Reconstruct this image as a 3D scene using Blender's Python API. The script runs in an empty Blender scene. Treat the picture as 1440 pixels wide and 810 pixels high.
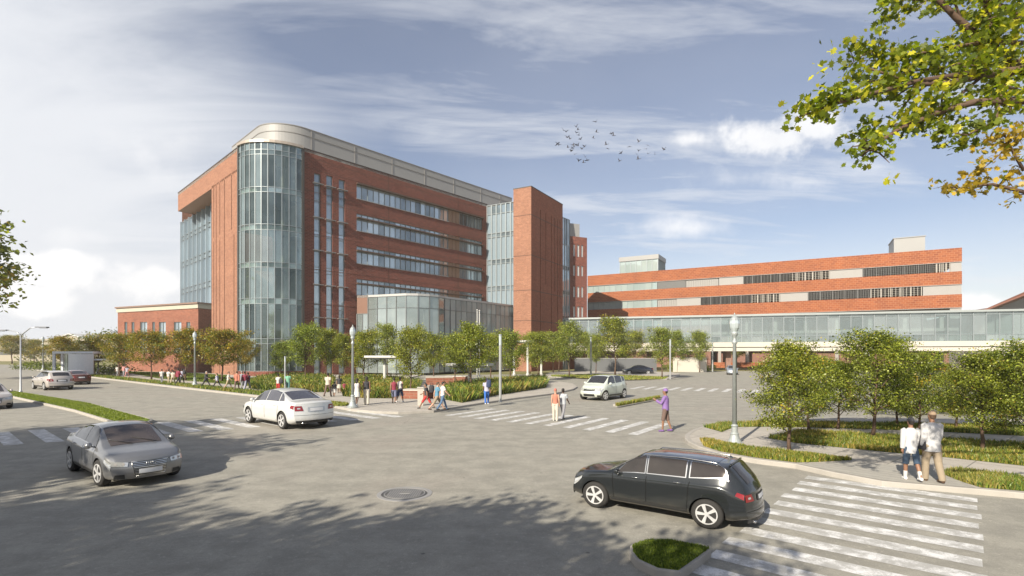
import bpy, bmesh, math, random
import numpy as np
from mathutils import Vector, Matrix
C = bpy.context.scene
COL = C.collection
R = math.radians
random.seed(7)

# ---------------------------------------------------------------- camera, world, sun, exposure
F, CX, HY, EH = 740.0, 720.0, 497.0, 3.2      # focal length and horizon of the photograph, eye height in metres
cam_d = bpy.data.cameras.new('camera'); cam = bpy.data.objects.new('camera', cam_d); COL.objects.link(cam)
cam.location = (0, 0, EH); cam.rotation_euler = (R(90), 0, 0)
cam_d.sensor_width = 36; cam_d.lens = F/1440*36; cam_d.shift_y = (HY-405)/1440
cam_d.clip_start = .1; cam_d.clip_end = 6000
C.camera = cam
C.view_settings.view_transform = 'Standard'; C.view_settings.look = 'None'
C.view_settings.exposure = 0.78; C.view_settings.gamma = 1
SUN_AZ = math.atan2(-.55, -.83)               # compass angle (from +Y towards +X) of the direction the sun is in
SUN_EL = R(31)
sd = bpy.data.lights.new('sun', 'SUN'); sd.energy = 5.0; sd.angle = R(.5); sd.color = (1.0, .91, .76)
sun = bpy.data.objects.new('sun', sd); COL.objects.link(sun); sun.location = (-20, -30, 60)
sv = Vector((math.sin(SUN_AZ)*math.cos(SUN_EL), math.cos(SUN_AZ)*math.cos(SUN_EL), math.sin(SUN_EL)))
sun.rotation_euler = sv.to_track_quat('Z', 'Y').to_euler()

def N(nt, t, **kw):
    n = nt.nodes.new(t)
    for k, v in kw.items():
        if k.startswith('i_'): n.inputs[k[2:].replace('_', ' ')].default_value = v
        else: setattr(n, k, v)
    return n
def mth(nt, op, a, b=None, c=None, clamp=False):
    n = nt.nodes.new('ShaderNodeMath'); n.operation = op; n.use_clamp = clamp
    for i, s in enumerate((a, b, c)):
        if s is None: continue
        if isinstance(s, (int, float)): n.inputs[i].default_value = s
        else: nt.links.new(s, n.inputs[i])
    return n.outputs[0]
def sstep(nt, v, a, b):
    n = nt.nodes.new('ShaderNodeMapRange'); n.interpolation_type = 'SMOOTHSTEP'
    n.inputs[1].default_value = a; n.inputs[2].default_value = b
    nt.links.new(v, n.inputs[0]); return n.outputs[0]
def mixc(nt, f, a, b, mode='MIX'):
    n = nt.nodes.new('ShaderNodeMix'); n.data_type = 'RGBA'; n.blend_type = mode
    for s, i in ((f, 0), (a, 6), (b, 7)):
        if isinstance(s, (int, float)): n.inputs[i].default_value = s
        elif isinstance(s, tuple): n.inputs[i].default_value = tuple(s)+(1,) if len(s) == 3 else s
        else: nt.links.new(s, n.inputs[i])
    return n.outputs[2]

w = bpy.data.worlds.new('World'); C.world = w; w.use_nodes = True
nt = w.node_tree; nt.nodes.clear()
out = N(nt, 'ShaderNodeOutputWorld'); bg = N(nt, 'ShaderNodeBackground'); bg.inputs[1].default_value = .070
sky = N(nt, 'ShaderNodeTexSky', sky_type='NISHITA', sun_disc=False, sun_elevation=SUN_EL, sun_rotation=SUN_AZ, air_density=1.0, dust_density=.6, ozone_density=1.6)
tc = N(nt, 'ShaderNodeTexCoord'); sep = N(nt, 'ShaderNodeSeparateXYZ'); nt.links.new(tc.outputs['Generated'], sep.inputs[0])
sx, sy, sz = sep.outputs
zc = mth(nt, 'ADD', mth(nt, 'MAXIMUM', sz, 0.0), .12)
px_ = mth(nt, 'DIVIDE', sx, zc); py_ = mth(nt, 'DIVIDE', sy, zc)
cmb = N(nt, 'ShaderNodeCombineXYZ'); nt.links.new(px_, cmb.inputs[0]); nt.links.new(py_, cmb.inputs[1])
mp = N(nt, 'ShaderNodeMapping'); mp.inputs['Rotation'].default_value = (0, 0, R(-58)); mp.inputs['Scale'].default_value = (.42, 1.5, 1); nt.links.new(cmb.outputs[0], mp.inputs[0])
n1 = N(nt, 'ShaderNodeTexNoise', i_Scale=1.5, i_Detail=9.0, i_Roughness=.62, i_Distortion=.7); nt.links.new(mp.outputs[0], n1.inputs[0])
n2 = N(nt, 'ShaderNodeTexNoise', i_Scale=.55, i_Detail=4.0, i_Roughness=.5); nt.links.new(cmb.outputs[0], n2.inputs[0])
n3 = N(nt, 'ShaderNodeTexNoise', i_Scale=4.2, i_Detail=8.0, i_Roughness=.6, i_Distortion=1.2); nt.links.new(mp.outputs[0], n3.inputs[0])
cir = mth(nt, 'MULTIPLY', sstep(nt, mth(nt, 'ADD', mth(nt, 'MULTIPLY', n1.outputs[0], .72), mth(nt, 'MULTIPLY', n3.outputs[0], .28)), .40, .64), sstep(nt, n2.outputs[0], .30, .52))
cir = mth(nt, 'MULTIPLY', cir, .62)
hor = mth(nt, 'SQRT', mth(nt, 'ADD', mth(nt, 'MULTIPLY', sx, sx), mth(nt, 'MULTIPLY', sy, sy)))
az = mth(nt, 'DIVIDE', sx, mth(nt, 'MAXIMUM', mth(nt, 'ABSOLUTE', sy), .05))          # tan(azimuth) ahead
el = mth(nt, 'DIVIDE', sz, mth(nt, 'MAXIMUM', mth(nt, 'ABSOLUTE', sy), .05))
# broad bright veil of thin cloud on the left, pale band above the horizon
veil = mth(nt, 'ADD', mth(nt, 'MULTIPLY', az, -1.15), mth(nt, 'MULTIPLY', el, -1.0))
veil = mth(nt, 'ADD', veil, mth(nt, 'MULTIPLY', mth(nt, 'SUBTRACT', n1.outputs[0], .5), 1.1))
veil = mth(nt, 'ADD', veil, mth(nt, 'MULTIPLY', mth(nt, 'SUBTRACT', n2.outputs[0], .5), .8))
veil = mth(nt, 'MULTIPLY', sstep(nt, veil, -.40, .62), .97)
low = mth(nt, 'MULTIPLY', sstep(nt, sz, .30, -.02), .62)
# cumulus puffs: several round cores broken up by noise
cn = N(nt, 'ShaderNodeTexNoise', i_Scale=9.0, i_Detail=10.0, i_Roughness=.58); nt.links.new(tc.outputs['Generated'], cn.inputs[0])
def puff(px, py, rx, ry, sharp=.16):
    ax, ez = (px-CX)/F, (HY-py)/F
    dx = mth(nt, 'DIVIDE', mth(nt, 'SUBTRACT', az, ax), rx/F); dz = mth(nt, 'DIVIDE', mth(nt, 'SUBTRACT', el, ez), ry/F)
    d = mth(nt, 'SQRT', mth(nt, 'ADD', mth(nt, 'MULTIPLY', dx, dx), mth(nt, 'MULTIPLY', dz, dz)))
    v = mth(nt, 'ADD', mth(nt, 'SUBTRACT', 1.0, d), mth(nt, 'MULTIPLY', mth(nt, 'SUBTRACT', cn.outputs[0], .5), 2.6))
    v = sstep(nt, v, .18, .18+sharp*3)
    return mth(nt, 'MULTIPLY', v, mth(nt, 'GREATER_THAN', sy, 0.0))
pf = None
for a in ((1090, 195, 120, 42), (1140, 180, 70, 40), (975, 196, 80, 20, .3), (60, 378, 110, 36), (205, 398, 90, 40), (20, 420, 100, 30), (120, 330, 90, 26, .4),
          (1050, 250, 160, 30, .5), (960, 320, 160, 26, .5), (1370, 432, 60, 24), (250, 200, 120, 60, .6), (1230, 235, 140, 26, .6)):
    p = puff(*a); pf = p if pf is None else mth(nt, 'MAXIMUM', pf, p)
thin = mth(nt, 'ADD', mth(nt, 'MULTIPLY', sstep(nt, n2.outputs[0], .25, .75), .20), .06)
allc = mth(nt, 'MAXIMUM', mth(nt, 'MAXIMUM', mth(nt, 'MAXIMUM', cir, thin), veil), low)
skyt = mixc(nt, 1.0, sky.outputs[0], (1.12, .98, .97), 'MULTIPLY')
c1 = mixc(nt, allc, skyt, (7.2, 7.4, 7.8))
shadec = mixc(nt, cn.outputs[0], (7.0, 7.2, 7.6), (10.6, 10.4, 10.2))
c2 = mixc(nt, mth(nt, 'MULTIPLY', pf, .88), c1, shadec)
nt.links.new(c2, bg.inputs[0]); nt.links.new(bg.outputs[0], out.inputs[0])

# ---------------------------------------------------------------- helpers
def G(px, py, z=0.0):
    """ground point (at height z) seen at a pixel of the 1440x810 photograph"""
    Y = (EH-z)*F/(py-HY); return Vector(((px-CX)/F*Y, Y, z))
def tag(o, label=None, cat=None, group=None, kind=None):
    if label: o['label'] = label
    if cat: o['category'] = cat
    if group: o['group'] = group
    if kind: o['kind'] = kind
    return o
def empty(name, loc=(0, 0, 0), rz=0.0, label=None, cat=None, group=None, scale=1.0):
    o = bpy.data.objects.new(name, None); COL.objects.link(o); o.location = loc; o.rotation_euler = (0, 0, rz)
    o.empty_display_size = .3; o.scale = (scale,)*3
    return tag(o, label, cat, group)
def link(name, me, parent=None, loc=(0, 0, 0), rz=0.0):
    o = bpy.data.objects.new(name, me); COL.objects.link(o); o.parent = parent; o.location = loc; o.rotation_euler = (0, 0, rz)
    return o
def copy_tree(o, parent=None):
    c = o.copy(); COL.objects.link(c); c.parent = parent
    for ch in list(o.children): copy_tree(ch, c)
    return c

class MB:
    def __init__(s): s.v = []; s.f = []; s.m = []; s.mi = 0
    def face(s, pts):
        n = len(s.v); s.v += [tuple(p) for p in pts]; s.f.append(tuple(range(n, n+len(pts)))); s.m.append(s.mi); return s
    def add(s, vs, fs):
        n = len(s.v); s.v += [tuple(p) for p in vs]
        for f in fs: s.f.append(tuple(i+n for i in f)); s.m.append(s.mi)
        return s
    def box(s, x0, x1, y0, y1, z0, z1):
        vs = [(x0, y0, z0), (x1, y0, z0), (x1, y1, z0), (x0, y1, z0), (x0, y0, z1), (x1, y0, z1), (x1, y1, z1), (x0, y1, z1)]
        return s.add(vs, [(0, 3, 2, 1), (4, 5, 6, 7), (0, 1, 5, 4), (1, 2, 6, 5), (2, 3, 7, 6), (3, 0, 4, 7)])
    def bar(s, a, b, wx, wy, up=(0, 0, 1)):
        a, b = Vector(a), Vector(b); d = (b-a).normalized(); u = Vector(up)
        if abs(d.dot(u)) > .95: u = Vector((1, 0, 0))
        x = d.cross(u).normalized()*wx/2; y = x.cross(d).normalized()*wy/2
        vs = [a-x-y, a+x-y, a+x+y, a-x+y, b-x-y, b+x-y, b+x+y, b-x+y]
        return s.add(vs, [(0, 3, 2, 1), (4, 5, 6, 7), (0, 1, 5, 4), (1, 2, 6, 5), (2, 3, 7, 6), (3, 0, 4, 7)])
    def prism(s, poly, z0, z1, bottom=True):
        n = len(poly)
        ar = sum(poly[i][0]*poly[(i+1) % n][1]-poly[(i+1) % n][0]*poly[i][1] for i in range(n))
        if ar < 0: poly = list(poly)[::-1]
        b = [(p[0], p[1], z0) for p in poly]; t = [(p[0], p[1], z1) for p in poly]
        fs = [tuple(range(n, 2*n))]+[(i, (i+1) % n, n+(i+1) % n, n+i) for i in range(n)]
        if bottom: fs.append(tuple(range(n-1, -1, -1)))
        return s.add(b+t, fs)
    def tube(s, pts, rads, n=8, cap=True):
        pts = [Vector(p) for p in pts]; rings = []; prev = None
        if not hasattr(rads, '__len__'): rads = [rads]*len(pts)
        for i, p in enumerate(pts):
            d = (pts[min(i+1, len(pts)-1)]-pts[max(i-1, 0)]).normalized()
            if prev is None:
                u = Vector((0, 0, 1)) if abs(d.z) < .9 else Vector((1, 0, 0)); x = d.cross(u).normalized()
            else: x = (prev-d*prev.dot(d)).normalized()
            prev = x; y = d.cross(x)
            rings.append([p+(x*math.cos(2*math.pi*k/n)+y*math.sin(2*math.pi*k/n))*rads[i] for k in range(n)])
        vs = [q for r in rings for q in r]; fs = []
        for i in range(len(pts)-1):
            for k in range(n): fs.append((i*n+k, i*n+(k+1) % n, (i+1)*n+(k+1) % n, (i+1)*n+k))
        if cap: fs += [tuple(range(n-1, -1, -1)), tuple(range((len(pts)-1)*n, len(pts)*n))]
        return s.add(vs, fs)
    def lathe(s, prof, n=16, c=(0, 0, 0), axis='z', a0=0.0):
        vs = []; fs = []
        for r, z in prof:
            for k in range(n):
                a = 2*math.pi*k/n+a0
                if axis == 'z': vs.append((c[0]+r*math.cos(a), c[1]+r*math.sin(a), c[2]+z))
                else: vs.append((c[0]+r*math.cos(a), c[1]+z, c[2]+r*math.sin(a)))
        for i in range(len(prof)-1):
            for k in range(n):
                q = (i*n+k, i*n+(k+1) % n, (i+1)*n+(k+1) % n, (i+1)*n+k)
                fs.append(q if axis == 'z' else q[::-1])
        fs.append(tuple(range(n-1, -1, -1)) if axis == 'z' else tuple(range(n)))
        q = tuple(range((len(prof)-1)*n, len(prof)*n)); fs.append(q if axis == 'z' else q[::-1])
        return s.add(vs, fs)
    def mesh(s, name, mats, smooth=False):
        me = bpy.data.meshes.new(name); me.from_pydata(s.v, [], s.f)
        for m in (mats if isinstance(mats, (list, tuple)) else [mats]): me.materials.append(m)
        if isinstance(mats, (list, tuple)) and len(mats) > 1: me.polygons.foreach_set('material_index', s.m)
        if smooth: me.polygons.foreach_set('use_smooth', [True]*len(s.f))
        me.update(); return me
    def build(s, name, mats, parent=None, loc=(0, 0, 0), rz=0.0, smooth=False):
        return link(name, s.mesh(name, mats, smooth), parent, loc, rz)
def autosmooth(me, ang=35):
    me.polygons.foreach_set('use_smooth', [True]*len(me.polygons))
    bm = bmesh.new(); bm.from_mesh(me)
    for e in bm.edges:
        if len(e.link_faces) == 2 and e.calc_face_angle(0) > R(ang): e.smooth = False
    bm.to_mesh(me); bm.free()

# ---------------------------------------------------------------- materials
MATS = {}
def new_mat(name):
    m = bpy.data.materials.new(name); m.use_nodes = True; t = m.node_tree; t.nodes.clear()
    o = N(t, 'ShaderNodeOutputMaterial'); b = N(t, 'ShaderNodeBsdfPrincipled'); t.links.new(b.outputs[0], o.inputs[0])
    return m, t, b, o
def plain(name, col, rough=.6, metal=0.0, var=.12, scale=6.0, bump=0.0, coat=0.0, spec=.5):
    if name in MATS: return MATS[name]
    m, t, b, o = new_mat(name)
    tcn = N(t, 'ShaderNodeTexCoord'); nz = N(t, 'ShaderNodeTexNoise', i_Scale=scale, i_Detail=5.0); t.links.new(tcn.outputs['Object'], nz.inputs[0])
    lo = tuple(c*(1-var) for c in col); hi = tuple(min(1, c*(1+var)) for c in col)
    t.links.new(mixc(t, nz.outputs[0], lo, hi), b.inputs['Base Color'])
    b.inputs['Roughness'].default_value = rough; b.inputs['Metallic'].default_value = metal
    b.inputs['Coat Weight'].default_value = coat; b.inputs['Specular IOR Level'].default_value = spec
    if bump:
        bp = N(t, 'ShaderNodeBump', i_Strength=bump, i_Distance=.02); t.links.new(nz.outputs[0], bp.inputs['Height']); t.links.new(bp.outputs[0], b.inputs['Normal'])
    MATS[name] = m; return m
def brick(name, c1, c2, mortar, bw=.62, bh=.2, ms=.026, blotch=.3):
    m, t, b, o = new_mat(name)
    tcn = N(t, 'ShaderNodeTexCoord'); sp = N(t, 'ShaderNodeSeparateXYZ'); t.links.new(tcn.outputs['Object'], sp.inputs[0])
    cb = N(t, 'ShaderNodeCombineXYZ'); t.links.new(mth(t, 'ADD', sp.outputs[0], sp.outputs[1]), cb.inputs[0]); t.links.new(sp.outputs[2], cb.inputs[1])
    br = N(t, 'ShaderNodeTexBrick', offset=.5); br.inputs['Scale'].default_value = 1; br.inputs['Brick Width'].default_value = bw; br.inputs['Row Height'].default_value = bh
    br.inputs['Mortar Size'].default_value = ms; br.inputs['Mortar Smooth'].default_value = .3; br.inputs['Bias'].default_value = 0
    br.inputs['Color1'].default_value = c1+(1,); br.inputs['Color2'].default_value = c2+(1,); br.inputs['Mortar'].default_value = mortar+(1,)
    t.links.new(cb.outputs[0], br.inputs[0])
    nz = N(t, 'ShaderNodeTexNoise', i_Scale=.35, i_Detail=6.0); t.links.new(tcn.outputs['Object'], nz.inputs[0])
    nf = N(t, 'ShaderNodeTexNoise', i_Scale=2.6, i_Detail=3.0); t.links.new(cb.outputs[0], nf.inputs[0])
    v = mixc(t, nz.outputs[0], (.78, .78, .78), (1.2, 1.2, 1.2)); v2 = mixc(t, nf.outputs[0], (1-blotch,)*3, (1+blotch,)*3)
    c = mixc(t, 1.0, mixc(t, 1.0, br.outputs[0], v, 'MULTIPLY'), v2, 'MULTIPLY')
    t.links.new(c, b.inputs['Base Color']); b.inputs['Roughness'].default_value = .85; b.inputs['Specular IOR Level'].default_value = .25
    bp = N(t, 'ShaderNodeBump', i_Strength=.35, i_Distance=.02); bp.invert = True; t.links.new(br.outputs['Fac'], bp.inputs['Height']); t.links.new(bp.outputs[0], b.inputs['Normal'])
    return m
def glass(name, dark, light, metal=.55, transp=0.0, tint=(.8, .9, .9), rough=.04, rnd=.6):
    """facade glazing: every pane is its own island and takes its own tone"""
    m, t, b, o = new_mat(name)
    g = N(t, 'ShaderNodeNewGeometry'); tcn = N(t, 'ShaderNodeTexCoord')
    nz = N(t, 'ShaderNodeTexNoise', i_Scale=.5, i_Detail=3.0); t.links.new(tcn.outputs['Object'], nz.inputs[0])
    f = mth(t, 'ADD', mth(t, 'MULTIPLY', g.outputs['Random Per Island'], rnd), mth(t, 'MULTIPLY', nz.outputs[0], 1.1-rnd), clamp=True)
    t.links.new(mixc(t, f, dark, light), b.inputs['Base Color']); b.inputs['Metallic'].default_value = metal; b.inputs['Roughness'].default_value = rough
    n2_ = N(t, 'ShaderNodeTexNoise', i_Scale=.8, i_Detail=1.0); t.links.new(tcn.outputs['Object'], n2_.inputs[0])
    bp = N(t, 'ShaderNodeBump', i_Strength=.12, i_Distance=.05); t.links.new(n2_.outputs[0], bp.inputs['Height']); t.links.new(bp.outputs[0], b.inputs['Normal'])
    if transp > 0:
        tr = N(t, 'ShaderNodeBsdfTransparent'); tr.inputs[0].default_value = tint+(1,)
        mx = N(t, 'ShaderNodeMixShader'); lw = N(t, 'ShaderNodeLayerWeight', i_Blend=.35)
        fac = mth(t, 'SUBTRACT', transp, mth(t, 'MULTIPLY', lw.outputs['Fresnel'], transp*.8), clamp=True)
        fac = mth(t, 'SUBTRACT', fac, mth(t, 'MULTIPLY', g.outputs['Random Per Island'], .15), clamp=True)
        t.links.new(fac, mx.inputs[0]); t.links.new(b.outputs[0], mx.inputs[1]); t.links.new(tr.outputs[0], mx.inputs[2]); t.links.new(mx.outputs[0], o.inputs[0])
    return m
def leafmat(name, col, trans=.35):
    m, t, b, o = new_mat(name)
    g = N(t, 'ShaderNodeNewGeometry'); oi = N(t, 'ShaderNodeObjectInfo')
    v = mixc(t, g.outputs['Random Per Island'], tuple(c*.62 for c in col), tuple(min(1, c*1.45) for c in col))
    v = mixc(t, mth(t, 'MULTIPLY', oi.outputs['Random'], .45), v, mixc(t, 1.0, v, (1.25, .95, .7), 'MULTIPLY'))
    df = N(t, 'ShaderNodeBsdfDiffuse'); tl = N(t, 'ShaderNodeBsdfTranslucent'); gl = N(t, 'ShaderNodeBsdfGlossy', i_Roughness=.45)
    t.links.new(v, df.inputs[0]); t.links.new(mixc(t, 1.0, v, (1.5, 1.6, .7), 'MULTIPLY'), tl.inputs[0]); gl.inputs[0].default_value = (.6, .6, .55, 1)
    m1 = N(t, 'ShaderNodeMixShader', i_Fac=trans); t.links.new(df.outputs[0], m1.inputs[1]); t.links.new(tl.outputs[0], m1.inputs[2])
    m2 = N(t, 'ShaderNodeMixShader', i_Fac=.05); t.links.new(m1.outputs[0], m2.inputs[1]); t.links.new(gl.outputs[0], m2.inputs[2]); t.links.new(m2.outputs[0], o.inputs[0])
    return m

BR_RED = brick('brick_red', (.185, .055, .037), (.118, .036, .028), (.205, .105, .085), ms=.03)
BR_TAN = brick('brick_tan', (.325, .160, .100), (.26, .122, .077), (.21, .12, .088), ms=.03)
BR_ORG = brick('brick_orange', (.28, .086, .034), (.205, .058, .027), (.34, .165, .09), .62, .31, .03, .06)
BR_LOW = brick('brick_low', (.26, .098, .062), (.195, .070, .047), (.24, .14, .1))
METAL_PANEL = plain('metal_panel', (.265, .265, .262), .5, 0, .05, .4)
PALE_STONE = plain('pale_stone', (.42, .38, .31), .8, 0, .1, 2)
CONC = plain('concrete_white', (.46, .43, .375), .8, 0, .07, 1.5)
GREYPAN = plain('grey_panel', (.27, .26, .25), .6, 0, .06, .8)
DARK = plain('dark_void', (.025, .024, .024), .8)
DKMETAL = plain('dark_metal', (.07, .065, .06), .5, .3)
MULL = plain('mullion', (.25, .285, .30), .4, .4, .05)
MULLW = plain('mullion_white', (.62, .66, .68), .45, .2, .05)
BROWN = plain('brown_panel', (.17, .085, .055), .6, 0, .1, 2)
LOUVRE = plain('dark_louvre', (.09, .09, .09), .5, .3)
GL_WIN = glass('glass_window', (.05, .075, .095), (.66, .76, .82), .6)
GL_HALL2 = glass('glass_hall_side', (.24, .29, .30), (.46, .53, .53), .12, .22, (.8, .88, .86), .12, .25)
GL_BLUE = glass('glass_blue', (.12, .20, .28), (.60, .74, .84), .55)
GL_DIM = glass('glass_dim', (.05, .06, .07), (.26, .26, .25), .5)
GL_CORNER = glass('glass_corner', (.035, .075, .09), (.66, .82, .84), .65, .68, (.70, .84, .83))
GL_HALL = glass('glass_hall', (.26, .33, .34), (.62, .70, .69), .55, .38, (.78, .86, .84), .06, .3)
GL_BRIDGE = glass('glass_bridge', (.35, .42, .44), (.55, .62, .64), .55, .62, (.72, .84, .84), .08)
INTER = plain('interior_wall', (.40, .34, .26), .9, 0, .2, .5)
INFLOOR = plain('interior_floor', (.5, .47, .42), .8)
WHITE = plain('white_paint_metal', (.50, .50, .48), .45)
LAMPGREY = plain('lamp_post_metal', (.34, .37, .37), .45, .3)
GALV = plain('galvanised', (.42, .44, .46), .4, .6)
BARK = plain('bark', (.10, .062, .042), .9, 0, .35, 14, .5)
# ---------------------------------------------------------------- the ground
def asphalt():
    m, t, b, o = new_mat('asphalt')
    tcn = N(t, 'ShaderNodeTexCoord'); P = tcn.outputs['Object']
    fine = N(t, 'ShaderNodeTexNoise', i_Scale=38.0, i_Detail=6.0, i_Roughness=.75); t.links.new(P, fine.inputs[0])
    mid = N(t, 'ShaderNodeTexNoise', i_Scale=1.3, i_Detail=7.0, i_Roughness=.65); t.links.new(P, mid.inputs[0])
    big = N(t, 'ShaderNodeTexNoise', i_Scale=.16, i_Detail=4.0, i_Distortion=.8); t.links.new(P, big.inputs[0])
    mp_ = N(t, 'ShaderNodeMapping'); mp_.inputs['Rotation'].default_value = (0, 0, R(40)); mp_.inputs['Scale'].default_value = (.10, 1.4, 1); t.links.new(P, mp_.inputs[0])
    st = N(t, 'ShaderNodeTexNoise', i_Scale=1.1, i_Detail=6.0); t.links.new(mp_.outputs[0], st.inputs[0])
    c = mixc(t, sstep(t, mid.outputs[0], .3, .7), (.225, .217, .190), (.315, .302, .262))
    c = mixc(t, mth(t, 'MULTIPLY', sstep(t, big.outputs[0], .5, .68), .35), c, (.29, .255, .225))
    c = mixc(t, mth(t, 'MULTIPLY', sstep(t, st.outputs[0], .50, .72), .48), c, (.20, .192, .17))
    c = mixc(t, mth(t, 'MULTIPLY', sstep(t, fine.outputs[0], .50, .74), .60), c, (.165, .155, .135))
    c = mixc(t, mth(t, 'MULTIPLY', sstep(t, fine.outputs[0], .48, .26), .55), c, (.52, .50, .44))
    gr = N(t, 'ShaderNodeTexNoise', i_Scale=9.0, i_Detail=7.0, i_Roughness=.8); t.links.new(P, gr.inputs[0])
    c = mixc(t, mth(t, 'MULTIPLY', sstep(t, gr.outputs[0], .52, .66), .45), c, (.17, .16, .14)); c = mixc(t, mth(t, 'MULTIPLY', sstep(t, gr.outputs[0], .45, .33), .45), c, (.50, .475, .41))
    wv = N(t, 'ShaderNodeTexVoronoi', feature='DISTANCE_TO_EDGE', i_Scale=.27); wp = mixc(t, .22, P, mid.outputs[1]); t.links.new(wp, wv.inputs[0])
    cr = sstep(t, wv.outputs[0], .0035, .0008); cr = mth(t, 'MULTIPLY', cr, sstep(t, big.outputs[0], .55, .68))
    c = mixc(t, mth(t, 'MULTIPLY', cr, .4), c, (.06, .055, .05))
    sp2 = N(t, 'ShaderNodeTexVoronoi', feature='F1', i_Scale=1.1); t.links.new(P, sp2.inputs[0])
    spots = mth(t, 'MULTIPLY', sstep(t, sp2.outputs['Distance'], .05, .02), .7); c = mixc(t, spots, c, (.07, .065, .06))
    t.links.new(c, b.inputs['Base Color']); b.inputs['Roughness'].default_value = .8; b.inputs['Specular IOR Level'].default_value = .3
    bp = N(t, 'ShaderNodeBump', i_Strength=.7, i_Distance=.012); t.links.new(fine.outputs[0], bp.inputs['Height']); t.links.new(bp.outputs[0], b.inputs['Normal'])
    return m
def paving(name, a, b_, joint=1.1, rot=-40.0, jc=(.2, .19, .17), jw=.018, sc=1.0):
    m, t, b, o = new_mat(name)
    tcn = N(t, 'ShaderNodeTexCoord'); mp_ = N(t, 'ShaderNodeMapping'); mp_.inputs['Rotation'].default_value = (0, 0, R(rot)); t.links.new(tcn.outputs['Object'], mp_.inputs[0])
    br = N(t, 'ShaderNodeTexBrick', offset=0.0); br.inputs['Scale'].default_value = 1; br.inputs['Brick Width'].default_value = joint; br.inputs['Row Height'].default_value = joint*sc
    br.inputs['Mortar Size'].default_value = jw; br.inputs['Color1'].default_value = a+(1,); br.inputs['Color2'].default_value = b_+(1,); br.inputs['Mortar'].default_value = jc+(1,)
    t.links.new(mp_.outputs[0], br.inputs[0])
    nz = N(t, 'ShaderNodeTexNoise', i_Scale=5.0, i_Detail=8.0, i_Roughness=.7); t.links.new(tcn.outputs['Object'], nz.inputs[0])
    c = mixc(t, 1.0, br.outputs[0], mixc(t, nz.outputs[0], (.72, .72, .72), (1.25, 1.25, 1.25)), 'MULTIPLY'); t.links.new(c, b.inputs['Base Color'])
    b.inputs['Roughness'].default_value = .85; b.inputs['Specular IOR Level'].default_value = .3
    bp = N(t, 'ShaderNodeBump', i_Strength=.3, i_Distance=.01); t.links.new(nz.outputs[0], bp.inputs['Height']); t.links.new(bp.outputs[0], b.inputs['Normal'])
    return m
def paint():
    m, t, b, o = new_mat('road_paint')
    tcn = N(t, 'ShaderNodeTexCoord'); P = tcn.outputs['Object']
    a = N(t, 'ShaderNodeTexNoise', i_Scale=3.2, i_Detail=9.0, i_Roughness=.72); t.links.new(P, a.inputs[0])
    f = N(t, 'ShaderNodeTexNoise', i_Scale=40.0, i_Detail=4.0, i_Roughness=.7); t.links.new(P, f.inputs[0])
    v = mth(t, 'ADD', mth(t, 'MULTIPLY', a.outputs[0], .75), mth(t, 'MULTIPLY', f.outputs[0], .25))
    t.links.new(mixc(t, sstep(t, v, .40, .56), (.66, .66, .66), (.36, .355, .34)), b.inputs['Base Color']); b.inputs['Roughness'].default_value = .7
    return m
def soil(name, a, b_, sc=3.0):
    m, t, b, o = new_mat(name)
    tcn = N(t, 'ShaderNodeTexCoord'); nz = N(t, 'ShaderNodeTexNoise', i_Scale=sc, i_Detail=9.0, i_Roughness=.7); t.links.new(tcn.outputs['Object'], nz.inputs[0])
    t.links.new(mixc(t, sstep(t, nz.outputs[0], .35, .65), a, b_), b.inputs['Base Color']); b.inputs['Roughness'].default_value = .95; b.inputs['Specular IOR Level'].default_value = .1
    bp = N(t, 'ShaderNodeBump', i_Strength=.6, i_Distance=.04); t.links.new(nz.outputs[0], bp.inputs['Height']); t.links.new(bp.outputs[0], b.inputs['Normal'])
    return m
ASPH = asphalt(); PAINT = paint()
PAVE = paving('sidewalk_paving', (.37, .345, .305), (.40, .37, .33), 1.5)
PAVE_R = paving('sidewalk_paving_ribbed', (.33, .315, .285), (.35, .335, .30), .28, -40.5, (.22, .21, .19), .012, 60)
KERB = plain('kerb_concrete', (.33, .31, .28), .85, 0, .2, 3, .3)
TURF = soil('turf_soil', (.12, .17, .03), (.19, .24, .045)); LAWN = soil('lawn', (.09, .12, .028), (.16, .18, .04), 1.4)
MULCH = soil('bed_soil', (.06, .065, .02), (.12, .11, .04)); FIELD = soil('field', (.16, .16, .07), (.24, .22, .11), .05)

def sheet(name, poly, z, mat, kind='structure'):
    m = MB(); m.face([(p[0], p[1], 0) for p in poly]); o = m.build(name, mat, loc=(0, 0, z)); return tag(o, kind=kind)
sheet('ground', [(-2500, -400), (2500, -400), (2500, 3500), (-2500, 3500)], -.03, FIELD)
road_poly = [(-90, -60), (90, -60), (140, 40), (150, 88), (40, 96), (20, 84), (-20, 76), (-40, 76), (-90, 120), (-118, 139), (-148, 152), (-230, 190), (-260, 120)]
sheet('road', road_poly, 0.0, ASPH)

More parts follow.
